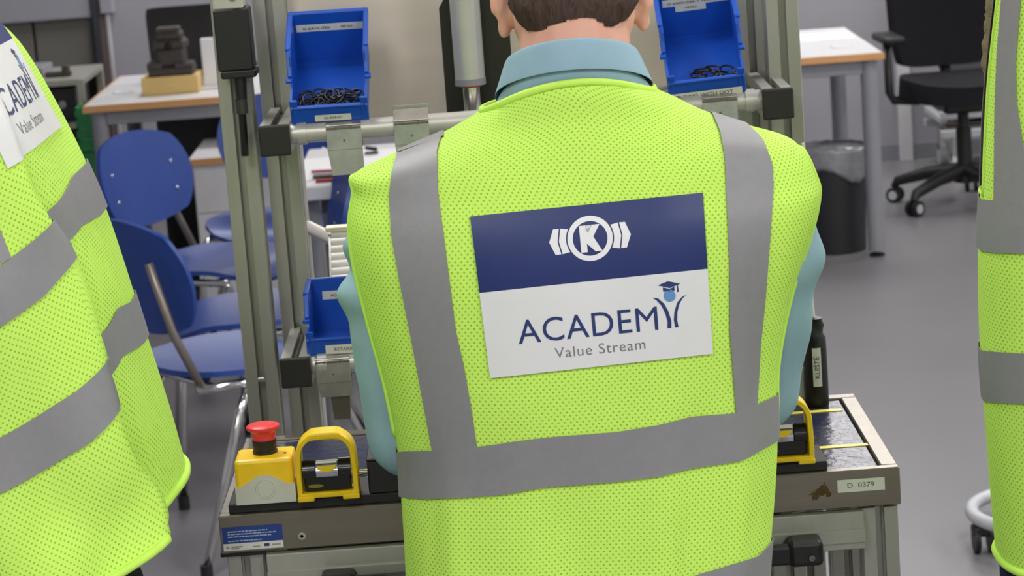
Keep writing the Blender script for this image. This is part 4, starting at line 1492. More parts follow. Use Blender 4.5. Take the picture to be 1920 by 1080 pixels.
def ab(cx, cy):
    """pixel of the enlarged view -> patch coordinates"""
    x, y = 860 + cx / 2.842, 340 + cy / 2.842
    TL, TR, BR, BL = [np.array(p, float) for p in PATCH_PX]
    a = b = .5
    for _ in range(12):
        p = (BL * (1 - a) + BR * a) * (1 - b) + (TL * (1 - a) + TR * a) * b
        pa = (BR - BL) * (1 - b) + (TR - TL) * b
        pb = (TL * (1 - a) + TR * a) - (BL * (1 - a) + BR * a)
        da, db = np.linalg.solve(np.array([pa, pb]).T, np.array([x, y]) - p)
        a += da; b += db
    return float(a), float(b)


def patch_art(mapf, parent):
    """mapf(a, b, off) -> point"""
    def g(off): return lambda a, b: mapf(a, b, off)
    def grid(a0, a1, b0, b1, n=24, m=12):
        v = [(a0 + (a1 - a0) * i / n, b0 + (b1 - b0) * j / m) for i in range(n + 1) for j in range(m + 1)]
        f = [(i * (m + 1) + j, (i + 1) * (m + 1) + j, (i + 1) * (m + 1) + j + 1, i * (m + 1) + j + 1) for i in range(n) for j in range(m)]
        return v, f
    def sheet_(name, a0, a1, b0, b1, mat):
        v, f = grid(a0, a1, b0, b1)
        P = [mapf(a, b, .0022) for a, b in v]
        o = obj(name, P, f, mat, parent, True)
        md = o.modifiers.new('t', 'SOLIDIFY'); md.thickness = .0008; md.offset = 0
        o.modifiers.new('e', 'EDGE_SPLIT').split_angle = math.radians(50)
        return o
    B = .53
    w_ = sheet_('patch_white', 0, 1, 0, B, PATCHW)
    b_ = sheet_('patch_blue', 0, 1, B, 1, PATCHB)
    asp = 1.40                                   # patch width / height
    ca, cb = ab(700, 305)
    R = .0985
    def pol(name, pts, mat, par): decal(name, pts, [tuple(range(len(pts)))], g(.0030), mat, par, .03)
    n = 48
    v = [(ca + r * math.cos(t), cb + r * asp * math.sin(t)) for r in (R, R * .765) for t in [2 * math.pi * k / n for k in range(n)]]
    decal('logo_ring', v, [(k, (k + 1) % n, n + (k + 1) % n, n + k) for k in range(n)], g(.0030), PRINTW, b_, .03)
    kx, ky = .0405, .0585 * asp
    K = [(-1, -1), (-.32, -1), (-.32, -.38), (-.08, -.1), (.55, -1), (1.28, -1), (.42, .12), (1.2, 1), (.38, 1), (-.32, .12), (-.32, 1), (-1, 1)]
    K = [(ca - .003 + x * kx, cb + y * ky) for x, y in K]
    decal('logo_letter', K, [tuple(range(len(K)))], g(.0034), PRINTW, b_, .03)
    for s in (-1, 1):
        h = .056 * asp
        arc = lambda r, t: (ca + s * r * math.cos(t), cb + r * asp * math.sin(t))
        # inner bar hugging the ring, then a pointed bar
        t0 = .50
        bar = [arc(R + .006, t) for t in np.linspace(-t0, t0, 7)] + [(ca + s * (R + .026), cb + h), (ca + s * (R + .037), cb), (ca + s * (R + .026), cb - h)]
        pol('logo_bar', bar, PRINTW, b_)
        tip = [(ca + s * (R + .032), cb + h), (ca + s * (R + .057), cb + h), (ca + s * (R + .079), cb), (ca + s * (R + .057), cb - h), (ca + s * (R + .032), cb - h), (ca + s * (R + .043), cb)]
        pol('logo_tip', tip, PRINTW, b_)
    # lettering
    def word(s, p0, p1, cap, mat, offset=0.0, space=1.0):
        v, f = text_tris(s, 1.0, offset, space)
        (a0, b0), (a1, b1) = ab(*p0), ab(*p1)
        top = max(v[:, 1][(v[:, 0] < v[:, 0].max())]) if cap is None else .7
        x0, x1 = v[:, 0].min(), v[:, 0].max()
        out = []
        for x, y in v:
            t = (x - x0) / (x1 - x0)
            out.append((a0 + (a1 - a0) * t, b0 + (b1 - b0) * t + y / .72 * cap))
        decal('lettering', out, f, g(.0030), mat, w_, .03)
    word('ACADEM', (322, 864), (1062, 786), .152, PRINTB, 0.0, 1.05)
    word('Value Stream', (516, 938), (994, 888), .066, PRINTG, -.004, 1.1)
    # figure with mortar board
    def P_(L): return [ab(*q) for q in L]
    dec = lambda name, L, m_: pol(name, P_(L), m_, w_)
    dec('figure_arm', [(1032, 617), (1060, 620), (1092, 648), (1115, 690), (1130, 740), (1130, 777), (1109, 779), (1110, 745), (1098, 700), (1077, 658), (1052, 630)], PRINTB)
    dec('figure_arm', [(1212, 600), (1186, 612), (1162, 640), (1146, 690), (1143, 735), (1150, 774), (1168, 772), (1160, 735), (1162, 690), (1172, 650), (1190, 618)], PRINTB)
    dec('figure_head', [(1121 + 32 * math.cos(t), 606 + 32 * math.sin(t)) for t in np.linspace(0, 2 * math.pi, 25)[:-1]], PRINTL)
    dec('cap_band', [(1085, 562), (1120, 570), (1146, 558), (1147, 578), (1120, 585), (1087, 584)], PRINTB)
    dec('cap_board', [(1058, 551), (1112, 529), (1178, 542), (1122, 565)], PRINTB)
    dec('cap_tassel', [(1160, 548), (1164, 548), (1170, 584), (1160, 586)], PRINTB)


# ------------------------------------------------------------------ people: bodies
def arm_chain(b, pts, rad):
    for (p, q), (r, s) in zip(zip(pts, pts[1:]), zip(rad, rad[1:])):
        b.capsule(p, r, q, s)


def hand(b, wrist, d, n, side, curl=.5, k=1.0):
    """palm with four unequal fingers and a thumb; d = pointing direction, n = back-of-hand normal"""
    d = Vector(d).normalized(); n = Vector(n); n = (n - d * n.dot(d)).normalized()
    w = d.cross(n).normalized() * side                # towards the thumb
    W = Vector(wrist)
    b.capsule(W - d * .01, .024 * k, W + d * .022 * k, .026 * k)
    for s_ in (-.028, -.010, .010, .027):
        b.capsule(W + d * .015 + w * s_ * .7, .0135 * k, W + d * .085 * k + w * s_ * k, .011 * k, 10)
    for i, L in enumerate((.062, .078, .084, .074)):     # little .. index
        base = W + d * .085 * k + w * (-.030 + .020 * i) * k
        a = 0.0
        p = base
        for seg, (fl, r) in enumerate(((.44, .0088), (.31, .0080), (.25, .0072))):
            a += curl * (.55, .75, .5)[seg]
            q = p + (d * math.cos(a) - n * math.sin(a)) * L * fl * k
            b.capsule(p, r * k, q, r * .92 * k, 8)
            p = q
    p = W + d * .025 * k + w * .028 * k
    q = p + (d * .7 + w * .75 - n * .25).normalized() * .04 * k
    b.capsule(p, .0125 * k, q, .0105 * k, 10)
    r = q + (d * .95 + w * .15 - n * .45 * curl).normalized() * .03 * k
    b.capsule(q, .0100 * k, r, .0085 * k, 10)


def head_shapes(b, Mh, ear_out=.0):
    R3 = Mh.to_3x3()
    def ball(c, r, rot=None):
        b.ball(Mh @ Vector(c), r, 20, (R3 @ rot) if rot is not None else R3)
    ball((0, -.012, .035), (.0735, .094, .085))
    ball((0, .02, -.02), (.067, .074, .09))
    ball((0, .055, -.085), (.034, .03, .028))
    ball((0, -.030, -.045), (.066, .058, .06))
    ball((0, .075, .02), (.05, .025, .03))
    b.capsule(Mh @ Vector((0, .094, .012)), .008, Mh @ Vector((0, .112, -.026)), .012, 10)
    for s in (-1, 1):
        ball((s * .014, .098, -.030), (.009, .010, .008))
        ball((s * .031, .086, .028), (.022, .010, .007))
        ball((s * .045, .062, -.018), (.022, .022, .018))
        # ear: flat shell, rim and lobe
        ball((s * .0735, -.004, -.018), (.0065, .020, .031), Z3(-s * .5))
        for k in range(7):
            t = math.radians(-70 + k * 40)
            p = Vector((s * (.0765 + .004 * (1 - math.cos(t))), -.008 - .017 * math.cos(t), -.014 + .029 * math.sin(t)))
            t2 = math.radians(-70 + (k + 1) * 40)
            q = Vector((s * (.0765 + .004 * (1 - math.cos(t2))), -.008 - .017 * math.cos(t2), -.014 + .029 * math.sin(t2)))
            b.capsule(Mh @ p, .0055, Mh @ q, .0055, 8)
        ball((s * .0745, -.002, -.050), (.0075, .011, .014))
    ball((0, .088, -.055), (.024, .010, .005))
    ball((0, .086, -.064), (.021, .010, .006))


def face_parts(Mh, parent):
    R3 = Mh.to_3x3()
    b = MB()
    for s in (-1, 1):
        b.ball(Mh @ Vector((s * .031, .080, .008)), .0122, 16, R3)
    e = b.build('eyes', M('eye_white', (235, 232, 228), .2), parent, True)
    b = MB()
    for s in (-1, 1):
        b.ball(Mh @ Vector((s * .031, .0895, .008)), (.0052, .0034, .0052), 12, R3)
    b.build('irises', M('eye_iris', (60, 78, 92), .2), e, True)
    b = MB()
    for s in (-1, 1):
        b.capsule(Mh @ Vector((s * .016, .098, .034)), .0036, Mh @ Vector((s * .046, .088, .036)), .0026, 8)
    b.build('eyebrows', HAIR, parent, True)


def hair_cap(body, Mh, parent, line_px=None, seed=3):
    """short hair grown from the scalp; its lower edge at the nape follows the photo where seen"""
    bvh = BVHTree.FromPolygons([v.co for v in body.data.vertices], [p.vertices for p in body.data.polygons])
    o = Mh @ Vector((0, -.012, .03)); R3 = Mh.to_3x3()
    na, npol = (220, 96) if line_px is not None else (100, 48)
    V, ok, th = [], [], []
    rnd = random.Random(seed)
    for i in range(na):
        az = 2 * math.pi * i / na          # 0 = back
        for j in range(npol):
            pol = math.radians(1 + 146 * j / (npol - 1))
            dl = Vector((math.sin(az) * math.sin(pol), -math.cos(az) * math.sin(pol), math.cos(pol)))
            h = bvh.ray_cast(o, R3 @ dl, .3)
            if h[0] is None:
                p = o + R3 @ dl * .1; ok.append(-1); V.append(p); continue
            p = h[0]
            loc = Mh.inverted() @ p
            front = -math.cos(az)
            # margin > 0 : inside the hair area (in metres)
            if front > .45:
                mg = loc.z - (.062 - .02 * (1 - front))
            else:
                lim = -.012 + .074 * min(1, max(0, (front + .45) / .9)) if front > -.25 else -.012 - .075 * min(1, (-front - .25) / .6)
                mg = loc.z - lim
                if line_px is not None and front < .1:
                    q = proj(np.array(p)[None])[0]
                    mg = (np.interp(q[0], line_px[:, 0], line_px[:, 1]) - q[1]) / 1750
            if abs(loc.x) > .073 and -.03 < loc.y < .03 and loc.z < .03:
                mg = -1
            th_ = .010 * min(1, max(0, mg / .03)) ** .6
            nn = noise.noise(Vector((az * 26, pol * 5, seed))) * .0016 + noise.noise(Vector((az * 8, pol * 6, seed))) * .002
            ok.append(mg); V.append(p + (R3 @ dl) * (th_ + (nn if th_ > .003 else 0) + .0006))
    F = []
    for i in range(na):
        for j in range(npol - 1):
            a, b, c, d = i * npol + j, ((i + 1) % na) * npol + j, ((i + 1) % na) * npol + j + 1, i * npol + j + 1
            if min(ok[a], ok[b], ok[c], ok[d]) > -.0005:
                F.append((a, b, c, d))
    h = obj('hair', V, F, HAIR, parent, True)
    bm = bmesh.new(); bm.from_mesh(h.data)
    bmesh.ops.delete(bm, geom=[q for q in bm.verts if not q.link_faces], context='VERTS')
    bmesh.ops.recalc_face_normals(bm, faces=bm.faces)
    bm.to_mesh(h.data); bm.free()
    # short strands that soften the surface and the edge
    SV, SF = [], []
    down = R3 @ Vector((0, 0, -1))
    idx = [k for k in range(len(V)) if ok[k] > .0015]
    for q in range(9000):
        k = rnd.choice(idx)
        p = Vector(V[k]) + Vector((rnd.uniform(-1, 1), rnd.uniform(-1, 1), rnd.uniform(-1, 1))) * (.003 if ok[k] > .008 else .0012)
        nrm = (Vector(V[k]) - o).normalized()
        dr = (down - nrm * down.dot(nrm)).normalized()
        sd = dr.cross(nrm)
        L = rnd.uniform(.005, .012) * (1 if ok[k] > .012 else .4)
        dr = (dr + sd * rnd.uniform(-.35, .35) + nrm * rnd.uniform(-.02, .16)).normalized()
        w = sd * .00028
        b0 = len(SV)
        SV += [p - w, p + w, p + dr * L]
        SF.append((b0, b0 + 1, b0 + 2))
    s = obj('hair_strands', SV, SF, HAIR, h)
    s['kind'] = 'stuff'
    return h


def cloth_noise(amp, f=9.0, seed=0.0, extra=None):
    def fn(c, n):
        o = np.array([amp * (noise.noise(Vector((q[0] * f + seed, q[1] * f, q[2] * f * .8))) + .45 * noise.noise(Vector((q[0] * f * 2.6, q[1] * f * 2.6 + seed, q[2] * f * 3.2)))) for q in c])
        if extra is not None:
            o = o + extra(c)
        return c + n * o[:, None]
    return fn


def body_legs(b, hip, feet, face):
    f = Vector((face[0], face[1], 0)).normalized()
    for h, ft in zip(hip, feet):
        h, ft = Vector(h), Vector(ft)
        kn = h.lerp(ft, .50) + f * .025
        b.capsule((Vector(hip[0]) + Vector(hip[1])) / 2 + Vector((0, 0, .08)), .07, h, .06)
        b.capsule(h, .062, kn, .046); b.capsule(kn, .046, ft + Vector((0, 0, .08)), .034)
        b.capsule(ft + Vector((0, 0, .05)), .030, ft + f * .12 + Vector((0, 0, .034)), .022)


def legs(th, hip, feet, mat, face, amp=.004):
    """trousers and shoes; hip = (left, right) joints, feet = (left, right) floor points, face = facing direction"""
    f = Vector((face[0], face[1], 0)).normalized()
    b = MB()
    mid = (Vector(hip[0]) + Vector(hip[1])) / 2
    b.ball(mid + Vector((0, 0, .05)), (.17, .118, .16), 24, Z3(math.atan2(-f.x, f.y)))
    for h, ft in zip(hip, feet):
        h, ft = Vector(h), Vector(ft)
        kn = h.lerp(ft, .50) + f * .025
        an = ft + Vector((0, 0, .075))
        b.capsule(h, .092, kn, .068); b.capsule(kn, .068, an, .056)
    b.remesh('trousers', mat, .009, 8, th, cloth_noise(amp, 8))
    for ft in feet:
        ft = Vector(ft)
        s = MB()
        s.ball(ft + Vector((0, 0, .05)) - f * .03, (.042, .06, .048), 16, Z3(math.atan2(-f.x, f.y)))
        s.ball(ft + Vector((0, 0, .038)) + f * .09, (.046, .10, .036), 16, Z3(math.atan2(-f.x, f.y)))
        s.box(ft + Vector((0, 0, .008)) + f * .045, (.08, .27, .016), .006, Z3(math.atan2(-f.x, f.y)))
        s.remesh('shoe', SHOE, .006, 4, th)


# ================================================================== the man at the workstation
man = thing('person', 'man seen from behind in yellow hi-vis vest over pale teal shirt, working at the workstation', 'person', (.075, 2.68, 0))
YS = 2.675
px_rows = [
    ((764, 1330), (1426, 1290), .105, .13, 2.4, 0),
    ((760, 1080), (1440, 1060), .108, .13, 2.4, 0),
    ((751, 930), (1452, 880), .110, .13, 2.4, 0),
    ((745, 850), (1454, 800), .112, .125, 2.4, 0),
    ((722, 720), (1453, 690), .118, .12, 2.4, 0),
    ((690, 590), (1478, 560), .122, .115, 2.45, 0),
    ((664, 490), (1515, 440), .122, .11, 2.5, 0),
    ((655, 420), (1530, 372), .116, .10, 2.5, 0),
    ((662, 362), (1526, 334), .105, .09, 2.4, 0),
    ((663, 324), (1488, 265), .094, .08, 2.3, 0),
    ((745, 284), (1405, 238), .084, .075, 2.2, .004),
    ((828, 247), (1335, 212), .072, .07, 2.1, .010),
    ((880, 219), (1268, 181), .070, .066, 2.0, .018),
    ((903, 205), (1226, 165), .067, .064, 2.0, .024),
]
rings = [(atY(*a, YS), atY(*b, YS), bb, bf, n, z) for a, b, bb, bf, n, z in px_rows]


def man_fold(s, t):
    o = 0.0
    # two soft hanging folds under the shoulder blades and at the lower back
    o += .006 * math.exp(-((t - .30) / .10) ** 2) * max(0, 1 - s / 4.5)
    o -= .007 * math.exp(-((t - .48) / .08) ** 2) * max(0, 1 - s / 4.5)
    o += .006 * math.exp(-((t + .75) / .10) ** 2) * max(0, 1 - s / 4.0)
    o -= .006 * math.exp(-((t + .05) / .09) ** 2) * max(0, 1 - s / 3.5)
    o += .006 * math.exp(-((t - .85) / .09) ** 2) * max(0, 1 - s / 3.5)
    o += .004 * math.exp(-((t + .95) / .18) ** 2) * max(0, 1 - abs(s - 6) / 2.5)
    return o


vm = Vest(rings, fold=man_fold, amp=.0042, seed=2.0)
vm.prep()
HP = math.pi / 2


def keep_man(s, t):
    a = abs(t)
    if 3.3 < s < 8.75 and HP - .02 < a < HP + .95:
        return False
    return True


vest = vm.build('hi_vis_vest', man, keep_man)
vest['label'] = 'fluorescent yellow mesh vest'
NRM = (vm.nr - 1) / vm.k
vm.tubeline('neck_binding', [(NRM, t) for t in np.linspace(-math.pi, math.pi, 90)], .0042, BIND, vest)
vm.tubeline('hem_binding', [(0, t) for t in np.linspace(-math.pi, math.pi, 90)], .004, BIND, vest)
for sg in (-1, 1):
    path = [(s, sg * (HP - .03)) for s in np.linspace(3.3, 8.75, 50)] + [(8.75, sg * (HP - .03 + q)) for q in np.linspace(.05, .98, 14)] + [(s, sg * (HP + .95)) for s in np.linspace(8.7, 3.3, 40)] + [(3.3, sg * (HP - .03 + q)) for q in np.linspace(.98, 0, 14)]
    vm.tubeline('armhole_binding', path, .0032, BIND, vest)


def vert_tape(v, A, B, parent, n=44):
    A, B = resample(A, n), resample(B, n)
    rows = [(v.inv(*a), v.inv(*b)) for a, b in zip(A, B)]
    sg = 1 if rows[-1][0][1] > 0 else -1
    mir = [tuple((s, sg * (math.pi - abs(t))) for s, t in r) for r in rows]
    return v.strip('reflective_tape', mir[::-1] + rows, REFL, parent, .0018)


LV_L = [(748, 281), (735, 327), (731, 371), (735, 442), (751, 531), (769, 618), (779, 670), (795, 755), (813, 850)]
LV_R = [(833, 246), (820, 282), (822, 362), (835, 460), (855, 618), (870, 684), (884, 764), (896, 845)]
RV_L = [(1334, 214), (1349, 247), (1358, 296), (1362, 389), (1367, 496), (1367, 620), (1369, 647), (1379, 780)]
RV_R = [(1404, 238), (1429, 262), (1447, 309), (1449, 353), (1442, 451), (1433, 562), (1427, 620), (1424, 647), (1417, 764)]
vert_tape(vm, LV_L, LV_R, vest)
vert_tape(vm, RV_L, RV_R, vest)
HB_U = [(744, 846), (811, 844), (895, 837), (992, 823), (1038, 818), (1156, 809), (1240, 795), (1296, 780), (1378, 774), (1420, 756), (1453, 741)]
HB_L = [(752, 931), (795, 935), (851, 933), (945, 926), (1015, 913), (1156, 902), (1235, 893), (1296, 877), (1390, 863), (1453, 827)]
vm.band_px('reflective_tape', HB_U, HB_L, REFL, vest, off=.0022)
HC_U = [(762, 1150), (900, 1150), (1100, 1130), (1290, 1082), (1350, 1064), (1418, 1043), (1450, 1010)]
HC_L = [(762, 1235), (900, 1240), (1100, 1220), (1290, 1172), (1350, 1154), (1418, 1130), (1446, 1095)]
vm.band_px('reflective_tape', HC_U, HC_L, REFL, vest, off=.0022)

TLp, TRp, BRp, BLp = [np.array(p, float) for p in PATCH_PX]
gA, gB = 30, 22
GP = np.zeros((gA + 1, gB + 1, 3)); GN = np.zeros_like(GP)
for i in range(gA + 1):
    for j in range(gB + 1):
        a, b = i / gA, j / gB
        q = (BLp * (1 - a) + BRp * a) * (1 - b) + (TLp * (1 - a) + TRp * a) * b
        s, t = vm.inv(*q)
        GP[i, j] = vm.at(s, t); GN[i, j] = vm._at(vm.N, s, t)


def gridmap(GP, GN):
    n, m = GP.shape[0] - 1, GP.shape[1] - 1
    def f(a, b, off):
        i, j = min(max(a * n, 0), n - 1e-6), min(max(b * m, 0), m - 1e-6)
        i0, j0 = int(i), int(j); u, v = i - i0, j - j0
        g = lambda A: (A[i0, j0] * (1 - v) + A[i0, j0 + 1] * v) * (1 - u) + (A[i0 + 1, j0] * (1 - v) + A[i0 + 1, j0 + 1] * v) * u
        return g(GP) + off * g(GN)
    return f


patch_art(gridmap(GP, GN), vest)

# body
hc = atY(1071, -38, 2.755)
Mh = Matrix.Translation(Vector(hc)) @ Matrix.Rotation(math.radians(1.5), 4, 'Y') @ Matrix.Rotation(math.radians(-22), 4, 'X')
shL, elL, wrL = atY(752, 385, 2.70), atY(768, 815, 2.735), np.array([-.045, 3.0, 1.03])
shR, elR, wrR = atY(1440, 365, 2.70), atY(1415, 730, 2.76), np.array([.165, 3.02, 1.04])
c7 = atY(1074, 185, 2.675)
b = MB()
head_shapes(b, Mh)
b.capsule(c7 + np.array([0, -.004, -.03]), .062, np.array(Mh @ Vector((0, -.03, -.055))), .058)
b.capsule(c7 + np.array([0, .02, -.02]), .058, np.array(Mh @ Vector((0, .01, -.06))), .054)
b.ball((.075, 2.70, 1.25), (.15, .085, .17), 20)
b.ball((.075, 2.70, 1.06), (.13, .08, .13), 20)
b.capsule((.075, 2.69, 1.36), .07, c7 + np.array([0, 0, -.03]), .05)
for s_, e_, w_ in ((shL, elL, wrL), (shR, elR, wrR)):
    b.capsule((.075, 2.69, 1.33), .06, s_, .05)
    arm_chain(b, [s_, e_, w_], [.044, .038, .026])
body_legs(b, [(-.02, 2.70, .93), (.17, 2.70, .93)], [(-.04, 2.69, 0), (.19, 2.69, 0)], (0, 1))
hand(b, wrL, (.35, .9, -.12), (-.25, -.1, 1), 1, .55)
hand(b, wrR, (-.35, .9, -.12), (.25, -.1, 1), -1, .55)
body = b.remesh('body', SKIN, .0042, 5, man)
NAPE = np.array([(900, -60), (946, -20), (955, 8), (962, 22), (975, 45), (990, 58), (1005, 60), (1017, 57), (1032, 49), (1050, 42), (1075, 38), (1112, 36), (1124, 41), (1136, 53), (1146, 52), (1155, 46), (1175, 36), (1186, 20), (1193, 0), (1240, -60)], float)
hair_cap(body, Mh, man, NAPE)
face_parts(Mh, man)

# shirt
b = MB()
b.ball((.077, 2.69, 1.22), (.165, .088, .20), 24)
b.ball((.075, 2.69, 1.0), (.165, .092, .16), 24)
b.capsule(c7 + np.array([-.10, .01, -.062]), .036, c7 + np.array([.10, .01, -.060]), .036)
b.capsule(c7 + np.array([0, .01, -.045]), .054, c7 + np.array([0, .02, -.014]), .064)
for s_, e_, w_ in ((shL, elL, wrL), (shR, elR, wrR)):
    b.capsule(c7 + np.array([0, .02, -.09]), .05, s_, .046)
    m_ = atY(731, 520, 2.712) if s_ is shL else atY(1449, 490, 2.715)
    arm_chain(b, [s_, m_, e_, e_ + (w_ - e_) * .85], [.047, .0535, .049, .036])


def sleeve_folds(c):
    o = np.zeros(len(c))
    q = proj(c)
    # gathered folds where the left sleeve bends below the shoulder, and softer ones on the right
    lm = np.clip((760 - q[:, 0]) / 60, 0, 1)
    o += lm * .009 * np.sin((q[:, 1] - q[:, 0] * .35 - 200) / 17.0) * np.exp(-((q[:, 1] - 510) / 80) ** 2)
    rm = np.clip((q[:, 0] - 1440) / 40, 0, 1)
    o += rm * .004 * np.sin((q[:, 1] + q[:, 0] * .5) / 24.0) * np.exp(-((q[:, 1] - 520) / 130) ** 2)
    return o


shirt = b.remesh('shirt', SHIRT, .0055, 7, man, cloth_noise(.0035, 9, 3.0, sleeve_folds))
# collar: stand plus folded-over fall
ctr_t, ctr_b = c7 + np.array([.002, .006, .040]), c7 + np.array([.002, .006, -.012])


def ring(c, rx, ry, tilt, n=60, lift=0.0):
    out = []
    for k in range(n):
        a = 2 * math.pi * k / n
        x, y = rx * math.sin(a), -ry * math.cos(a)
        out.append((c[0] + x, c[1] + y * math.cos(tilt), c[2] - y * math.sin(tilt) + lift * max(0, math.cos(a)) ** 2))
    return out


def loft(name, rs, mat, parent, th=.0012):
    n = len(rs[0])
    V = [p for r in rs for p in r]
    F = [(i * n + k, i * n + (k + 1) % n, (i + 1) * n + (k + 1) % n, (i + 1) * n + k) for i in range(len(rs) - 1) for k in range(n)]
    o = obj(name, V, F, mat, parent, True)
    m = o.modifiers.new('t', 'SOLIDIFY'); m.thickness = th; m.offset = 0
    s = o.modifiers.new('s', 'SUBSURF'); s.levels = 1; s.render_levels = 2
    return o


tl = math.radians(24)
loft('collar_stand', [ring(ctr_b + np.array([0, .002, -.02]), .074, .068, tl), ring(ctr_b + np.array([0, .004, .01]), .0705, .066, tl), ring(ctr_t, .0672, .064, tl)], SHIRT, shirt)
loft('collar_fall', [ring(ctr_t + np.array([0, .001, .000]), .0672, .064, tl), ring(ctr_t + np.array([0, 0, .0025]), .0690, .066, tl), ring(ctr_t + np.array([0, -.001, -.001]), .0712, .0685, tl),
                     ring(ctr_t + np.array([0, -.001, -.016]), .0765, .072, tl), ring(ctr_t + np.array([0, -.001, -.034]), .084, .0755, tl)], SHIRT, shirt)
loft('yoke', [ring(ctr_t + np.array([0, 0, -.030]), .076, .0715, tl), ring(ctr_t + np.array([0, .000, -.041]), .083, .0705, tl), ring(ctr_t + np.array([0, .006, -.062]), .090, .066, tl)], SHIRT, shirt)
legs(man, [(-.02, 2.70, .93), (.17, 2.70, .93)], [(-.04, 2.69, 0), (.19, 2.69, 0)], NAVYT, (0, 1))


# ================================================================== the person bending at the left edge
Yl = 2.62
pl_c = atY(115, 1000, Yl)
lp = thing('person', 'person bending forward at the left edge, yellow hi-vis vest with white back patch', 'person', (pl_c[0], pl_c[1], 0))
rowsL = [
    ((-112, 1095), (352, 886), .205, .20, 2.0, -.035),
    ((-130, 1040), (330, 822), .206, .20, 2.0, -.02),
    ((-152, 960), (303, 745), .208, .20, 2.0, -.006),
    ((-190, 812), (251, 592), .210, .20, 2.1, 0),
    ((-232, 640), (186, 402), .215, .20, 2.3, 0),
    ((-252, 545), (146, 314), .215, .195, 2.6, 0),
    ((-280, 430), (88, 205), .212, .185, 2.9, 0),
    ((-300, 330), (44, 129), .20, .17, 2.9, 0),
    ((-312, 230), (-2, 66), .18, .15, 2.8, 0),
    ((-310, 150), (-52, 15), .13, .11, 2.4, 0),
    ((-290, 80), (-110, -28), .066, .066, 2.0, 0),
]
ringsL = [(atY(*a, Yl), atY(*b, Yl), bb, bf, n, z) for a, b, bb, bf, n, z in rowsL]


def sstep(a, b, x):
    t = min(1, max(0, (x - a) / (b - a)))
    return t * t * (3 - 2 * t)


def left_fold(s, t):
    tf = .90 + .05 * math.sin(s * 2.1)
    A = .042 * max(.3, 1 - s / 8.5)
    o = A * (sstep(tf - .55, tf - .06, t) * .7 + .3) * (1 - sstep(tf - .05, tf + .03, t)) if t > -.2 else 0
    o -= .012 * max(.2, 1 - s / 7) * math.exp(-((t - tf - .10) / .09) ** 2)
    # diagonal sag folds on the near side
    o += .006 * math.sin((t * 5.0 + s * 1.6)) * math.exp(-((t - .2) / .6) ** 2)
    o += .005 * math.sin((t * 9.0 - s * 2.2)) * math.exp(-((t - .3) / .5) ** 2) * max(0, 1 - s / 6)
    return o


vl = Vest(ringsL, fold=left_fold, amp=.005, seed=7.0)
vl.prep()


def keep_left(s, t):
    return not (5.6 < s < 8.6 and abs(t + .75) < .42) and not (5.6 < s < 8.6 and abs(abs(t) - math.pi + .55) < .4 and t < 0)


vest_l = vl.build('hi_vis_vest', lp, keep_left)
vest_l['label'] = 'fluorescent yellow mesh vest'
vl.tubeline('hem_binding', [(0, t) for t in np.linspace(-math.pi, math.pi, 120)], .0045, BIND, vest_l)
vl.tubeline('neck_binding', [((vl.nr - 1) / vl.k, t) for t in np.linspace(-math.pi, math.pi, 60)], .004, BIND, vest_l)
# reflective tapes
def band_refs(up, lo, t_from, t_to, n=90):
    """tape round the garment whose height follows reference points read on its visible side"""
    U = sorted((vl.inv(*q) for q in up), key=lambda a: a[1]); Lr = sorted((vl.inv(*q) for q in lo), key=lambda a: a[1])
    f = lambda R, t: float(np.interp(t, [r[1] for r in R], [r[0] for r in R]))
    vl.strip('reflective_tape', [((f(U, t), t), (f(Lr, t), t)) for t in np.linspace(t_from, t_to, n)], REFL, vest_l, .0022)


band_refs([(0, 500), (60, 452), (134, 330), (148, 318)], [(0, 612), (80, 556), (150, 424), (186, 404)], -2.6, 3.0, 160)
band_refs([(0, 820), (75, 776), (140, 735), (218, 578), (243, 566)], [(0, 925), (90, 876), (165, 832), (225, 670), (266, 645)], -2.6, 3.0, 160)
sv, tv = vl.inv(20, 484)
vl.strip('reflective_tape', [((s, tv - .27), (s, tv)) for s in np.linspace(sv, 9.2, 40)], REFL, vest_l, .0016)
# back patch, laid out in metres on the cloth
s0_, t0_ = vl.inv(13, 317)
nL = 24
GPl = np.zeros((nL + 1, nL + 1, 3)); GNl = np.zeros_like(GPl)
s_probe = s0_
for j in range(nL + 1):
    hgt = .215 * j / nL
    j_idx = int(((t0_ + math.pi) / (2 * math.pi) * vl.nc)) % vl.nc
    vcol = vl.V[:, j_idx]
    v0 = np.interp(s0_ * vl.k, np.arange(vl.nr), vcol)
    s = float(np.interp(v0 + hgt, vcol, np.arange(vl.nr))) / vl.k
    row = vl.U[min(int(s * vl.k), vl.nr - 1)]
    u0 = np.interp(t0_, vl.th, row)
    for i in range(nL + 1):
        t = float(np.interp(u0 + .215 * i / nL, row, vl.th))
        GPl[i, j] = vl.at(s, t); GNl[i, j] = vl._at(vl.N, s, t)
patch_art(gridmap(GPl, GNl), vest_l)
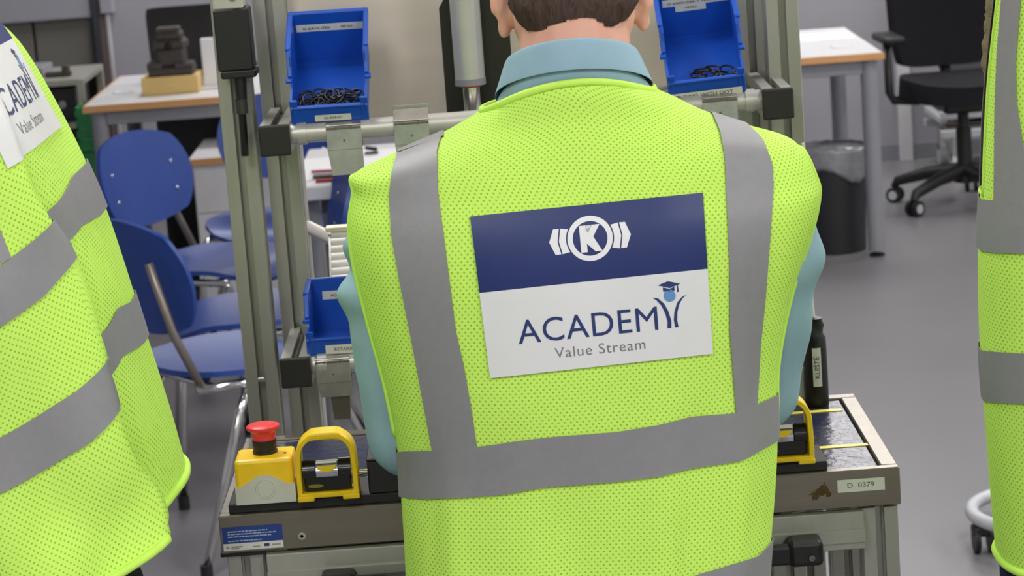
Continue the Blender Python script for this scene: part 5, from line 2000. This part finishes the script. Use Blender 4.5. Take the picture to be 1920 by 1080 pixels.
# body, sweater, trousers
hipL = np.array([pl_c[0] - .07, Yl, .90]); ax = atY(-200, 60, Yl)
nb = atY(-215, 40, Yl)
hcl = nb + np.array([-.10, .04, .10])
fdir = np.array([-.85, .53, 0])
Mhl = Matrix.Translation(Vector(hcl)) @ Matrix.Rotation(math.radians(58), 4, 'Z') @ Matrix.Rotation(math.radians(-38), 4, 'X')
chest = (hipL + nb * 1.6) / 2.6
sA, sB = nb + np.array([-.02, -.14, -.09]), nb + np.array([.02, .15, -.09])
eA, eB = sA + np.array([-.16, -.02, -.24]), sB + np.array([-.16, .06, -.23])
wA, wB = eA + np.array([-.21, .10, -.02]), eB + np.array([-.2, -.02, -.02])
b = MB(); head_shapes(b, Mhl)
b.capsule(nb - np.array([0, 0, .03]), .06, np.array(Mhl @ Vector((0, -.02, -.05))), .056)
b.capsule(hipL + np.array([0, 0, .1]), .09, chest, .11); b.capsule(chest, .11, nb - np.array([0, 0, .04]), .05)
for s_, e_, w_ in ((sA, eA, wA), (sB, eB, wB)):
    b.capsule(nb - np.array([0, 0, .07]), .05, s_, .048); arm_chain(b, [s_, e_, w_], [.044, .038, .027])
    hand(b, w_, w_ - e_, (0, 0, 1), 1 if s_ is sA else -1, .6)
body_legs(b, [hipL + np.array([.05, .09, 0]), hipL - np.array([.05, .09, 0])], [(hipL[0] + .04, hipL[1] + .12, 0), (hipL[0] - .06, hipL[1] - .12, 0)], (-.85, .53))
bodyl = b.remesh('body', SKIN, .005, 5, lp)
hair_cap(bodyl, Mhl, lp, None, 5); face_parts(Mhl, lp)
b = MB()
b.capsule(hipL + np.array([-.03, 0, .15]), .115, chest, .13); b.capsule(chest, .125, nb - np.array([0, 0, .06]), .06)
for s_, e_, w_ in ((sA, eA, wA), (sB, eB, wB)):
    b.capsule(nb - np.array([0, 0, .09]), .055, s_, .055); arm_chain(b, [s_, e_, e_ + (w_ - e_) * .9], [.056, .05, .036])
b.remesh('sweater', DARKSH, .008, 6, lp, cloth_noise(.003))
legs(lp, [hipL + np.array([.05, .09, 0]), hipL - np.array([.05, .09, 0])], [(hipL[0] + .04, hipL[1] + .12, 0), (hipL[0] - .06, hipL[1] - .12, 0)], BLACKT, (-.85, .53))

# ================================================================== the person at the right edge
Yr = 2.60
pr_c = atY(2200, 700, Yr)
rp = thing('person', 'person cut off by the right edge, yellow hi-vis vest over olive knit sleeve', 'person', (pr_c[0], pr_c[1], 0))
rowsR = [
    ((1870, 1046), (2530, 1000), .12, .13, 2.4, -.004),
    ((1857, 900), (2545, 850), .122, .13, 2.4, 0),
    ((1848, 760), (2555, 706), .124, .13, 2.4, 0),
    ((1843, 655), (2565, 600), .126, .13, 2.4, 0),
    ((1841, 480), (2575, 428), .128, .125, 2.4, 0),
    ((1844, 375), (2585, 322), .128, .12, 2.4, 0),
    ((1848, 250), (2600, 200), .125, .115, 2.4, 0),
    ((1856, 130), (2610, 80), .12, .11, 2.4, 0),
    ((1868, 20), (2605, -30), .112, .10, 2.4, 0),
    ((1880, -60), (2590, -110), .10, .09, 2.3, 0),
    ((1900, -130), (2560, -176), .088, .08, 2.2, 0),
    ((1980, -190), (2490, -222), .075, .072, 2.1, .006),
    ((2090, -232), (2390, -252), .062, .066, 2.0, .016),
]
ringsR = [(atY(*a, Yr), atY(*b, Yr), bb, bf, n, z) for a, b, bb, bf, n, z in rowsR]
vr = Vest(ringsR, amp=.0035, seed=14.0)
vr.prep()
vest_r = vr.build('hi_vis_vest', rp, lambda s, t: not (5.1 < s < 9.6 and HP - .02 < abs(t) < HP + .95))
vest_r['label'] = 'fluorescent yellow mesh vest'
vr.tubeline('hem_binding', [(0, t) for t in np.linspace(-math.pi, math.pi, 90)], .0045, BIND, vest_r)
vr.tubeline('neck_binding', [((vr.nr - 1) / vr.k, t) for t in np.linspace(-math.pi, math.pi, 60)], .0042, BIND, vest_r)
for sg in (-1, 1):
    path = [(s, sg * (HP - .03)) for s in np.linspace(5.1, 9.6, 40)] + [(9.6, sg * (HP - .03 + q)) for q in np.linspace(.05, .98, 14)] + [(s, sg * (HP + .95)) for s in np.linspace(9.55, 5.1, 30)] + [(5.1, sg * (HP - .03 + q)) for q in np.linspace(.98, 0, 14)]
    vr.tubeline('armhole_binding', path, .0022, BIND, vest_r)
vr.band_px('reflective_tape', [(1843, 374), (1868, 376), (1920, 377), (2100, 366), (2350, 345), (2580, 322)], [(1842, 470), (1868, 474), (1920, 475), (2100, 464), (2350, 444), (2575, 422)], REFL, vest_r, off=.0020)
vr.band_px('reflective_tape', [(1843, 657), (1880, 660), (1920, 662), (2100, 652), (2350, 632), (2560, 608)], [(1848, 752), (1880, 755), (1920, 757), (2100, 747), (2350, 727), (2554, 703)], REFL, vest_r, off=.0020)
for A, B in (([(1930, -150), (1895, -80), (1882, -20), (1872, 100), (1868, 200), (1866, 376)], [(2005, -196), (1940, -95), (1917, -20), (1906, 118), (1908, 192), (1925, 300), (1945, 376)]),
             ([(2420, -200), (2455, -120), (2470, -60), (2480, 60), (2480, 180), (2470, 330)], [(2490, -215), (2535, -130), (2550, -70), (2560, 50), (2555, 180), (2545, 325)])):
    vert_tape(vr, A, B, vest_r)
RQ = [np.array(q, float) for q in ((1985, 60), (2410, 30), (2422, 318), (2000, 348))]
GPr = np.zeros((17, 13, 3)); GNr = np.zeros_like(GPr)
for i in range(17):
    for j in range(13):
        a, b = i / 16, j / 12
        q = (RQ[3] * (1 - a) + RQ[2] * a) * (1 - b) + (RQ[0] * (1 - a) + RQ[1] * a) * b
        s, t = vr.inv(*q)
        GPr[i, j] = vr.at(s, t); GNr[i, j] = vr._at(vr.N, s, t)
patch_art(gridmap(GPr, GNr), vest_r)
shl, ell = atY(1942, -105, 2.63), atY(1914, 122, 2.66)
shr, elr = atY(2520, -150, 2.63), atY(2545, 80, 2.68)
wl, wr_ = atY(2250, 30, 2.86), atY(1898, 104, 2.765)
nbr = atY(2240, -250, 2.62)
Mhr = Matrix.Translation(Vector(nbr + np.array([.0, .05, .17]))) @ Matrix.Rotation(math.radians(12), 4, 'Z') @ Matrix.Rotation(math.radians(-8), 4, 'X')
hipR = np.array([pr_c[0], Yr + .01, .95])
b = MB(); head_shapes(b, Mhr)
b.capsule(nbr - np.array([0, 0, .03]), .06, np.array(Mhr @ Vector((0, -.02, -.05))), .056)
b.ball(hipR + np.array([0, 0, .25]), (.15, .09, .2), 20); b.ball(hipR + np.array([0, 0, .1]), (.13, .085, .12), 20)
b.capsule(hipR + np.array([0, 0, .4]), .08, nbr - np.array([0, 0, .04]), .05)
for s_, e_, w_ in ((shl, ell, wl), (shr, elr, wr_)):
    b.capsule(nbr - np.array([0, 0, .07]), .05, s_, .048); arm_chain(b, [s_, e_, w_], [.042, .034, .026])
hand(b, wl, (.6, .1, -.2), (0, 1, .2), 1, .5)
hand(b, wr_, (-.42, -1, .02), (-1, .3, 0), 1, .22)
body_legs(b, [hipR + np.array([-.095, 0, 0]), hipR + np.array([.095, 0, 0])], [(hipR[0] - .11, hipR[1], 0), (hipR[0] + .11, hipR[1], 0)], (0, 1))
bodyr = b.remesh('body', SKIN, .0045, 4, rp)
hair_cap(bodyr, Mhr, rp, None, 8); face_parts(Mhr, rp)
b = MB()
b.ball(hipR + np.array([0, 0, .25]), (.165, .098, .21), 24); b.ball(hipR + np.array([0, 0, .12]), (.16, .1, .13), 24)
b.capsule(nbr - np.array([.1, 0, .075]), .04, nbr + np.array([.1, 0, -.075]), .04)
for s_, e_, w_ in ((shl, ell, wl), (shr, elr, wr_)):
    b.capsule(nbr - np.array([0, 0, .09]), .05, s_, .05); arm_chain(b, [s_, e_, e_ + (w_ - e_) * .88], [.046, .0415, .034])


def knit(c):
    return .0012 * np.sin(c[:, 2] * 2 * math.pi / .0075)


b.remesh('knit_sweater', OLIVE, .0055, 6, rp, cloth_noise(.003, 9, 1.0, knit))
legs(rp, [hipR + np.array([-.095, 0, 0]), hipR + np.array([.095, 0, 0])], [(hipR[0] - .11, hipR[1], 0), (hipR[0] + .11, hipR[1], 0)], NAVYT, (0, 1))

# ------------------------------------------------------------------ tidy
for o in bpy.data.objects:
    if '_t' in o:
        del o['_t']
